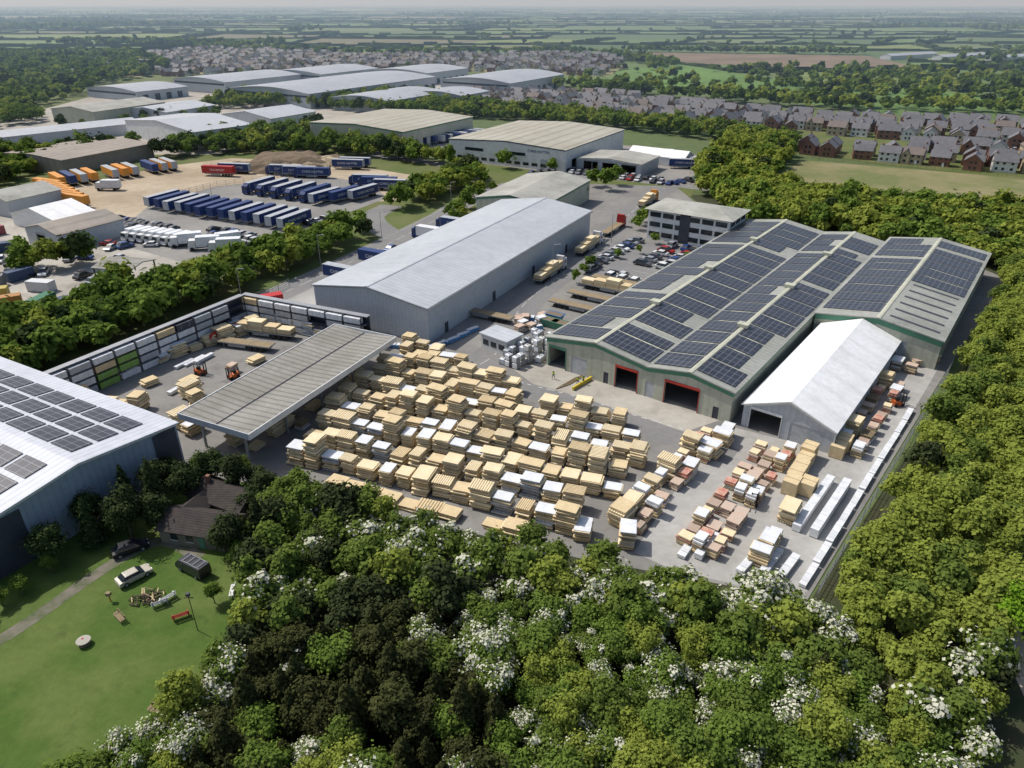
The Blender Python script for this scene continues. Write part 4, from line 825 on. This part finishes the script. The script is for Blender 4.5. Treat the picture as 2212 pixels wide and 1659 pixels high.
# ------------------------------------------------------------ houses
def housemesh(wall,roof,W,L,h,rise,seed):
    b=B();r=B();wn=B();d=B()
    b.box(-W/2,W/2,-L/2,L/2,0,h,wall)
    for s in (-1,1):
        n=len(b.v); b.v+=[(-W/2,s*L/2,h),(W/2,s*L/2,h),(0,s*L/2,h+rise)]; b.f.append((n,n+1,n+2)); b.m.append(b.mi(wall))
    w_=W/2+.35; z=h-.35*rise/(W/2)
    for s in (-1,1): r.hexa([(s*w_,-L/2-.25,z),(s*w_,L/2+.25,z),(0,L/2+.25,h+rise),(0,-L/2-.25,h+rise),(s*w_,-L/2-.25,z+.15),(s*w_,L/2+.25,z+.15),(0,L/2+.25,h+rise+.15),(0,-L/2-.25,h+rise+.15)],roof)
    r.box(-.35,.35,L/2-1.2,L/2-.6,h+rise-.5,h+rise+.9,'brick')
    if seed%2:
        g=L*.2; r.hexa([(W/2+1.,-L/2+.3,h-.3),(0,-L/2+.3,h-.1),(0,-L/2+g+.3,h+rise*.85),(W/2+1.,-L/2+g+.3,h+rise*.75),(W/2+1.,-L/2+.3,h-.15),(0,-L/2+.3,h+.05),(0,-L/2+g+.3,h+rise*.85+.15),(W/2+1.,-L/2+g+.3,h+rise*.75+.15)],roof); r.hexa([(W/2+1.,-L/2+2*g+.3,h-.3),(0,-L/2+2*g+.3,h-.1),(0,-L/2+g+.3,h+rise*.85),(W/2+1.,-L/2+g+.3,h+rise*.75),(W/2+1.,-L/2+2*g+.3,h-.15),(0,-L/2+2*g+.3,h+.05),(0,-L/2+g+.3,h+rise*.85+.15),(W/2+1.,-L/2+g+.3,h+rise*.75+.15)],roof)
        b.box(W/2,W/2+.8,-L/2+.5,-L/2+2*g+.1,0,h-.2,wall); b.poly([(W/2+.8,-L/2+.5,h-.2),(W/2+.8,-L/2+2*g+.1,h-.2),(W/2+.8,-L/2+g+.3,h+rise*.72)],wall)
    for z in (1.,3.6):
        for q in (-.3,.05,.32):
            for s in (-1,1): x0=s*(W/2+.03+(.8 if (s>0 and seed%2 and q<0) else 0)); wn.box(x0-.03,x0+.03,q*L-.6,q*L+.6,z,z+1.2,'glass')
        for s in (-1,1): wn.box(-1.6,-.5,s*(L/2+.03)-.03,s*(L/2+.03)+.03,z,z+1.2,'glass'); wn.box(.6,1.7,s*(L/2+.03)-.03,s*(L/2+.03)+.03,z,z+1.2,'glass')
    d.box(W/2+.001,W/2+.06,.18*L,.18*L+1,0,2.1,'white')
    full=B()
    for p in (b,r,wn,d):
        n=len(full.v); full.v+=p.v; full.f+=[tuple(n+i for i in f) for f in p.f]; full.m+=[full.mi(p.mats[m_]) for m_ in p.m]
    return b.mesh('house_wall'),r.mesh('roof'),wn.mesh('window'),d.mesh('door'),full.mesh('house'),full
HS=[(housemesh(w_,rf,W,L,h,rs,i),n_) for i,(w_,rf,W,L,h,rs,n_) in enumerate([('brick','slate',8,10,5,3,'red brick house with grey slate roof'),('brick','slate',8,12,5,3.2,'red brick house with grey slate roof and gable'),('render','slate',7.5,10,5,3,'white rendered house with grey roof'),('buff','slate',8,11,5,3,'buff brick house with grey slate roof'),('brick','redtile',7,9,5,2.8,'red brick house with brown tiled roof'),('buff','redtile',8,10,5,2.8,'buff house with brown tiled roof')])]
H1=[(-45,520),(50,436),(122,384),(150,392),(228,346),(300,345),(280,405),(165,440),(85,525),(-10,590)]
H2=[(133,322),(197,284),(330,240),(340,300),(240,328),(150,352),(130,345)]
def rotfill(P,hd,sx,sy):
    out=[];cx=sum(p[0] for p in P)/len(P);cy=sum(p[1] for p in P)/len(P)
    for i in range(-60,61):
        for j in range(-50,51):
            if j%4==0: continue
            x,y=loc2(cx,cy,hd,i*sx,j*sy)
            x+=R.uniform(-1.8,1.8);y+=R.uniform(-1.8,1.8)
            if inside(x,y,P): out.append((x,y))
    return out
near=[(x,y,28) for x,y in rotfill(H1,28,10.8,10.8)]+[(x,y,28) for x,y in rotfill(H2,28,10.8,11)]
far=[(x,y,20) for x,y in rotfill(FARH,15,13,12) if R.random()<.8]
near=[p for p in near if abs(p[0])<.76*p[1]]; far=[p for p in far if abs(p[0])<.76*p[1]]
near.sort(key=lambda p:p[1]); far=near[290:]+far; near=near[:290]
far.sort(key=lambda p:p[1]); K=max(0,295-len(near)); stuffB=B()
for i,(x,y,h) in enumerate(near):
    (wm,rm,wi,dm,fm,fb),n_=R.choices(HS,[5,5,3,2,1,1] if x>110 else [2,2,4,3,1,1])[0]; hh=h+R.choice((0,90,90,180,270))+R.uniform(-8,8); sc=R.uniform(.74,.88)
    o=obj('house',wm,(x,y,.03),hh,scale=(sc,sc,sc)); reg(o,n_,'house','houses on the new estate')
    for nn,mm in (('roof',rm),('window',wi),('door',dm)): obj(nn,mm,(0,0,0),0,o)
for i,(x,y,h) in enumerate(far):
    (wm,rm,wi,dm,fm,fb),n_=R.choices(HS,[2,2,3.5,4,1.5,3])[0]; hh=h+R.choice((0,90,180,270))+R.uniform(-10,10)
    if i<K: o=obj('house',fm,(x,y,.03),hh,scale=(.8,.8,.8)); reg(o,n_,'house','distant houses beyond the warehouses')
    else:
        c,s=math.cos(-rad(hh))*.8,math.sin(-rad(hh))*.8; n=len(stuffB.v); stuffB.v+=[(x+a*c-b_*s,y+a*s+b_*c,z*.8) for a,b_,z in fb.v]; stuffB.f+=[tuple(n+q for q in f) for f in fb.f]; stuffB.m+=[stuffB.mi(fb.mats[m_]) for m_ in fb.m]
if stuffB.v: o=stuffB.add('distant_houses'); reg(o,'distant mass of brick houses with tiled roofs','houses',kind='stuff')
for i in range(7): shed('low grey farm shed in distant fields',430+i*26,925-i*8+(i%2)*25,60,14,60,4,[(14,2)],'greywall','farroof',cat='farm shed',name='farm_shed')
# ------------------------------------------------------------ trees
def unit(n,r=NR):
    v=r.normal(size=(n,3)); return v/np.linalg.norm(v,axis=1)[:,None]
def quads(pos,nor,size):
    n=len(pos); t=np.cross(nor,unit(n)); t/=np.linalg.norm(t,axis=1)[:,None]+1e-9; b_=np.cross(nor,t)
    s=size[:,None]; a=NR.uniform(.6,1.,(n,1));
    V=np.stack([pos-t*s-b_*s*a*.6,pos+t*s*a-b_*s,pos+t*s+b_*s*a,pos-t*s*a*.7+b_*s],1); return V
def crown(r,h,n,leaf,lobes=14,blossom=0,zb=.2,fuzz=.38):
    c=unit(lobes)*NR.uniform(.2,.85,(lobes,1)); c[:,2]=c[:,2]*.8
    C=c*np.array([r,r,h*(1-zb)/2]); C[:,2]+=h*(zb+(1-zb)*.5); lr=NR.uniform(.2,.42,lobes)*r; lt=NR.uniform(0,1,lobes)
    k=NR.randint(0,lobes,n); d=unit(n); d[:,2]=np.where(d[:,2]<-.4,-d[:,2],d[:,2])
    pos=C[k]+d*(lr[k]*np.clip(NR.normal(.9,fuzz,n),.2,1.8))[:,None]; nor=d+.5*unit(n); nor[:,2]+=.25; nor/=np.linalg.norm(nor,axis=1)[:,None]
    tint=np.clip(.4*lt[k]+.6*NR.uniform(0,1,n),0,1); mi=np.zeros(n,int)
    sz=leaf*NR.uniform(.3,.75,n)
    if blossom:
        lb=NR.uniform(0,1,lobes)<blossom; mi=np.where(lb[k]&(NR.uniform(0,1,n)<.62)&(d[:,2]>.0),1,0)
        pos[:,2]+=.12*mi
    return quads(pos,nor,sz),tint,mi
def conifer(r,h,n,leaf):
    z=1-np.sqrt(NR.uniform(0,1,n)); z=z*.93+.07*NR.uniform(0,1,n); th=NR.uniform(0,2*math.pi,n)
    ly=np.floor(z*13)/13; rr=(1-z)**.8*r*(.7+.3*np.sin(th*5+ly*40))*NR.uniform(.6,1.15,n)*(1.0-.4*((z*13)%1))+.08
    pos=np.stack([rr*np.cos(th),rr*np.sin(th),h*(.05+.95*z)],1); nor=np.stack([np.cos(th),np.sin(th),np.full(n,.7)],1)+.6*unit(n); nor/=np.linalg.norm(nor,axis=1)[:,None]
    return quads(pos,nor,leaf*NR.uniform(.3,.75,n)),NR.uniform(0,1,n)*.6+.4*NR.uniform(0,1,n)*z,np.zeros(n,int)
def qmesh(name,V,tint,mi,mats):
    n=len(V); me=bpy.data.meshes.new(name); me.vertices.add(n*4); me.vertices.foreach_set('co',V.astype(np.float32).ravel())
    me.loops.add(n*4); me.loops.foreach_set('vertex_index',np.arange(n*4,dtype=np.int32)); me.polygons.add(n); me.polygons.foreach_set('loop_start',np.arange(0,n*4,4,dtype=np.int32))
    try: me.polygons.foreach_set('loop_total',np.full(n,4,dtype=np.int32))
    except Exception: pass
    for m in mats: me.materials.append(m)
    me.polygons.foreach_set('material_index',mi.astype(np.int32)); a=me.attributes.new('tint','FLOAT','FACE'); a.data.foreach_set('value',tint.astype(np.float32)); me.update(calc_edges=True); return me
def trunk(h,r):
    b=B(); b.cyl((0,0,-.1),(.1,.05,h*.45),r,r*.6,'bark',7); b.cyl((.1,.05,h*.45),(0,.1,h*.85),r*.6,r*.2,'bark',6)
    for a in range(4): t=a*1.6; z=h*(.28+.08*a); b.cyl((.05,0,z),(math.cos(t)*h*.2,math.sin(t)*h*.2,z+h*.22),r*.4,r*.12,'bark',5)
    return b.mesh('trunk')
KT={}
def kind(name,gens,mats,tr,label,cat='tree',oname='tree'):
    KT[name]=([qmesh('crown',*g,mats) for g in gens],trunk(*tr),label,cat,oname)
kind('green',[crown(2.1,5.8,5000,.20,36) for _ in range(4)],[M['leaf'],M['blossom']],(5.,.15),'leafy green broadleaf tree in the wood','tree','broadleaf_tree')
kind('haw',[crown(2.05,5.,5200,.18,40,q) for q in (.35,.5,.6,.7,.5)],[M['leaf'],M['blossom']],(4.2,.12),'hawthorn tree with white spring blossom','tree','hawthorn_tree')
kind('yel',[crown(1.9,6.2,4800,.19,38) for _ in range(4)],[M['leafyellow'],M['blossom']],(5.6,.14),'fresh yellow-green broadleaf tree in the wood','tree','broadleaf_tree')
kind('dark',[conifer(2.5,7.2,5400,.21) for _ in range(2)]+[crown(2.2,6.4,5000,.2,40)],[M['leafbrown'],M['blossom']],(5.6,.18),'dark green evergreen tree in the wood','tree','evergreen_tree')
kind('con',[conifer(2.2,8.6,5400,.22) for _ in range(3)],[M['leafdark'],M['blossom']],(8,.18),'dark green conifer beside the cottage','conifer','conifer_tree')
kind('rdark',[crown(2.6,7.,5400,.24,30) for _ in range(2)],[M['leafdark'],M['blossom']],(6,.18),'dark rounded tree beside the solar-roofed warehouse','tree','broadleaf_tree')
kind('bright',[crown(2.8,6.5,5600,.22,36)],[M['leafbright'],M['blossom']],(6,.16),'bright lime-green tree at the wood edge','tree','broadleaf_tree')
FORE=[(-33,82),(-31,81.5),(-24,77.5),(-16,73.2),(8,65.2),(19,62),(33.8,58.3),(36.2,59.6),(72.,104.5),(83.,117.6),(118.2,165.5),(128,182),(160,200),(175,180),(125,105),(75,45),(50,25),(-40,25),(-37,38),(-31,46),(-28,56),(-30,63),(-33,70)]
items=[];spec=[]
def near_noise(x,y): return math.sin(x*.13+1)*math.cos(y*.17+.5)+.6*math.sin(x*.31+y*.23)
for x,y in fill(FORE,2.6,.42):
    if abs(x)>.80*y+8 or y<31: continue
    if y<56 and x>47.6+(y-40)*.22 and x<51.5+(y-40)*.25: continue
    nn=near_noise(x*1.7,y*1.9)
    if (x>34 and y>x*1.0+8) or x>46 and y>52: k=R.choices(['yel','green','dark'],[9,1.8 if nn<.6 else 5,.1])[0]
    elif -27<x<-1 and y<59 and near_noise(x,y)>-.75: k=R.choices(['dark','green','haw'],[8,1.5,.5])[0]
    elif x<-18 and y>60: k=R.choices(['green','rdark','haw'],[5,2.5,1.5])[0]
    else: k=R.choices(['green','haw','yel','dark'],[3.6,6 if nn>-.3 else 1.5,1.6,.25])[0]
    items.append((x,y,k,R.uniform(.72,1.2)))
for x,y,k in ((-46,75.5,'con'),(-49.5,73,'rdark'),(-43.6,79,'rdark'),(-52,70.5,'con'),(-47.5,79,'rdark'),(-55,67,'rdark'),(-31,70,'con'),(-44.8,73,'rdark'),(-50.5,77,'con'),(-53.5,73.5,'rdark'),(-41.5,82,'rdark'),(-48,71.8,'rdark'),(-33.6,68.2,'rdark')): spec.append((x,y,k,R.uniform(.8,1.05)))
for x,y in ((-38,84),(-35,82),(-33,79),(-32,75),(-44,84),(-30.5,73),(-48,83),(-32,66.5),(-37.5,81),(-34,76.5),(-32.5,71),(-35.2,69.)): spec.append((x,y,R.choice(('green','rdark')),R.uniform(.6,.9)))
for x,y in ((-56,62),(-58,58),(-54.5,65.5),(-60,55),(-57,60),(-61,58),(-62,52),(-33.5,60.5)): spec.append((x,y,'green',.5))
spec+=[(51.5,55.5,'bright',1.0),(24,247,'green',.9)]
items.sort(key=lambda t:t[0]**2+t[1]**2)
def place(x,y,k,s):
    cm,tm,lab,cat,on=KT[k]
    e=bpy.data.objects.new(on,None); e.location=(x,y,0); e.rotation_euler=(0,0,R.uniform(0,6.28)); s2=s*R.uniform(.8,1.15); e.scale=(s,s,s2); e.empty_display_size=.5; link(e)
    reg(e,lab,cat,'trees in the foreground wood' if k!='con' else 'conifers around the cottage')
    for n_,m_ in (('trunk',tm),('crown',R.choice(cm))):
        o=bpy.data.objects.new(n_,m_); o.parent=e; link(o)
NI=298-len(spec)
for it in spec+items[:NI]: place(*it)
def merge(name,label,pts,gens,mats,kind_='stuff'):
    Vs=[];Ts=[];Ms=[]
    for x,y,s,mo in pts:
        V,t,mi=gens[R.randrange(len(gens))]; a=R.uniform(0,6.28); c,q=math.cos(a),math.sin(a)
        W=V.copy(); W[...,0],W[...,1]=(V[...,0]*c-V[...,1]*q)*s+x,(V[...,0]*q+V[...,1]*c)*s+y; W[...,2]=V[...,2]*s*R.uniform(.82,1.15)
        Vs.append(W); Ts.append(np.clip(t*.7+R.uniform(-.1,.36),0,1)); Ms.append(np.where(mi==1,3,mo) if len(mats)>3 else np.full(len(V),mo))
    me=qmesh(name,np.concatenate(Vs),np.concatenate(Ts),np.concatenate(Ms),mats); o=obj(name,me); reg(o,label,'trees',kind=kind_)
LM=[M['leaf'],M['leafyellow'],M['leafdark'],M['blossom']]
mid=[crown(2.05,6.,1900,.29,32) for _ in range(5)]; midh=[crown(2.05,5.2,2100,.27,34,.55) for _ in range(3)]
km={'green':0,'haw':0,'yel':1,'dark':2,'con':2,'bright':0,'rdark':2}
rest=items[NI:]
merge('woodland','dense belt of spring-green woodland beside the yard',[(x,y,s,km[k]) for x,y,k,s in rest if k!='haw'],mid,LM)
hr=[(x,y,s,0) for x,y,k,s in rest if k=='haw']
if hr: merge('hawthorn_scrub','white-flowering hawthorn scrub at the yard edge',hr,midh,LM)
md=[crown(3.2,7.5,700,.72,22) for _ in range(6)]
P=[]
def addp(poly,sp,wt,smin=.7,smax=1.2,prob=1):
    for x,y in fill(poly,sp,.42,prob):
        if abs(x)<.8*y+20: P.append((x,y,R.uniform(smin,smax),R.choices((0,1,2),wt)[0]))
addp([(-130,112),(-98,140),(-82,160),(-66,182),(-52,203),(-45,212),(-40,205),(-49,184),(-62,160),(-69,145),(-86,108),(-92,96),(-120,92)],4.0,(5,1,1.2))
addp([(-42,230),(-30,236),(-19,256),(-6,276),(-16,290),(-26,270),(-36,248)],4.5,(5,1,1))
addp([(-160,316),(-125,330),(-70,325),(-30,302),(-18,292),(-24,312),(-62,345),(-100,358),(-125,385),(-150,350)],4.8,(5,1,1.5))
addp([(-195,480),(-138,490),(-60,448),(-20,440),(60,398),(115,350),(130,345),(136,362),(60,428),(-30,500),(-60,540),(-140,560),(-190,540)],5,(4,3,1))
addp([(64,252),(88,256),(120,318),(128,350),(100,352),(86,322),(72,288)],4.2,(2,6,.4))
addp([(67,222),(72,209),(90,202),(105,190),(124,174),(140,182),(172,208),(155,224),(125,238),(95,252),(68,250)],4.,(3,5,.5))
addp([(-125,178),(-110,184),(-106,178),(-122,170)],4,(3,1,1)); addp([(-220,180),(-140,170),(-145,190),(-230,230)],5,(3,1,1)); addp([(-230,260),(-180,262),(-190,300),(-170,345),(-215,330),(-260,320)],5,(4,1,1),prob=.7)
addp([(-330,380),(-275,400),(-262,430),(-300,480),(-400,470)],6,(4,1,1)); addp([(-250,405),(-200,420),(-170,445),(-180,470),(-235,400)],5.5,(4,1,1),.6,1,.6)
addp([(-130,345),(-100,360),(-97,400),(-118,380)],5,(4,1,1)); addp([(-16,215),(-24,222),(-20,240),(-10,258),(-4,262),(-13,240)],4,(4,2,0),.5,.8,.5)
for x,y,s in ((39,216,.7),(41,220,.8),(37,211,.6),(15,165,.5),(20,176,.5),(18,172,.4),(34,188,.35),(40,197,.45),(28,184,.35),(46,183,.35),(34,262,1.1),(30,268,1),(38,270,.9),(-110,180,.8),(-3,300,1.2),(16,291,.8)): P.append((x,y,s,0))
merge('tree_belt','dense belts of trees between the yards and roads',P,md,LM[:3])
P=[]
fr=[crown(4,8.5,130,2.0,9) for _ in range(6)]
addf=addp
addf([(-560,540),(-420,540),(-330,640),(-330,780),(-470,1000),(-800,950)],8,(4,1,2)); addf([(-430,460),(-300,480),(-310,600),(-420,560)],8,(4,1,1),prob=.7)
addf([(30,600),(50,560),(130,520),(180,480),(230,480),(330,440),(480,420),(560,480),(620,620),(420,640),(300,740),(250,640),(120,620),(60,680)],8,(4,2,1),prob=.2)
addf([(50,575),(130,525),(180,485),(330,445),(330,470),(180,510),(60,600)],7,(4,2,1),prob=.75)
addf([(120,620),(180,640),(170,760),(110,720)],9,(3,2,1),prob=.12); addf([(230,560),(420,500),(600,640),(560,760),(420,720),(260,800),(190,760)],9,(4,2,1),prob=.22)
addf([(60,700),(130,760),(140,830),(100,1000),(120,1000),(180,860),(170,800)],8,(3,1,1),prob=.6); addf([(150,1060),(450,990),(450,1010),(150,1085)],8,(3,1,1)); addf([(-480,1120),(-200,970),(110,1010),(110,1040),(-200,1000),(-470,1200)],9,(3,1,1),prob=.8)
addf([(440,790),(700,720),(900,900),(700,1100),(560,1000)],10,(3,1,1),prob=.2); addf(FARH,24,(4,1,1),.4,.8,.6)
for i in range(65):
    y=R.uniform(1150,7500)**1.0; x=R.uniform(-.85,.85)*y; a=R.uniform(60,300)*(y/2500)**.5;b_=R.uniform(20,70); t=R.uniform(-.4,.4)
    el=[(x+a*math.cos(q)*math.cos(t)-b_*math.sin(q)*math.sin(t),y+a*math.cos(q)*math.sin(t)+b_*math.sin(q)) for q in [k*.5 for k in range(12)]]
    addf(el,11+y*.003,(3,.5,1.2),1,1.6)
HV=[];HT=[]
skipP=[FARH,GOLF,BROWN,[(-430,330),(-60,330),(60,520),(130,500),(330,420),(330,560),(60,700),(-60,760),(-280,730),(-420,600)]]
for (a,c) in hed:
    if R.random()<.1: continue
    L=math.hypot(c[0]-a[0],c[1]-a[1]); y=(a[1]+c[1])/2
    if abs(a[0])>.85*y+300: continue
    n=max(2,int(L/(9+y*.008))); hh=R.uniform(2.2,4.5); wd=3+y*.0014
    dx,dy=(c[0]-a[0])/L,(c[1]-a[1])/L; tp=R.choice((.1,.3,.6))
    for i in range(n):
        t0=i/n; x0,y0=a[0]+(c[0]-a[0])*t0,a[1]+(c[1]-a[1])*t0
        if any(inside(x0,y0,q) for q in skipP): continue
        l=L/n; z=hh*R.uniform(.6,1.5); x1,y1=x0+dx*l,y0+dy*l; ox,oy=-dy*wd*R.uniform(.5,1.3),dx*wd*R.uniform(.5,1.3)
        HV+=[[(x0-ox,y0-oy,0),(x1-ox,y1-oy,0),(x1-ox*.6,y1-oy*.6,z),(x0-ox*.6,y0-oy*.6,z)],[(x0-ox*.6,y0-oy*.6,z),(x1-ox*.6,y1-oy*.6,z),(x1+ox,y1+oy,z*.9),(x0+ox,y0+oy,z*.9)],[(x0+ox,y0+oy,0),(x1+ox,y1+oy,0),(x1+ox,y1+oy,z*.9),(x0+ox,y0+oy,z*.9)]]
        HT+=[R.random()]*3
        if R.random()<tp and y<5000: P.append((x0,y0,R.uniform(.5,1.2),R.choices((0,1,2),(3,.6,1.2))[0]))
merge('distant_trees','scattered distant trees and woods among green fields',P,fr,LM[:3])
me=qmesh('hedgerows',np.array(HV),np.array(HT),np.zeros(len(HV)),[M['leafdark']]); o=obj('hedgerows',me); reg(o,'dark hedgerows dividing the distant fields','hedges',kind='stuff')
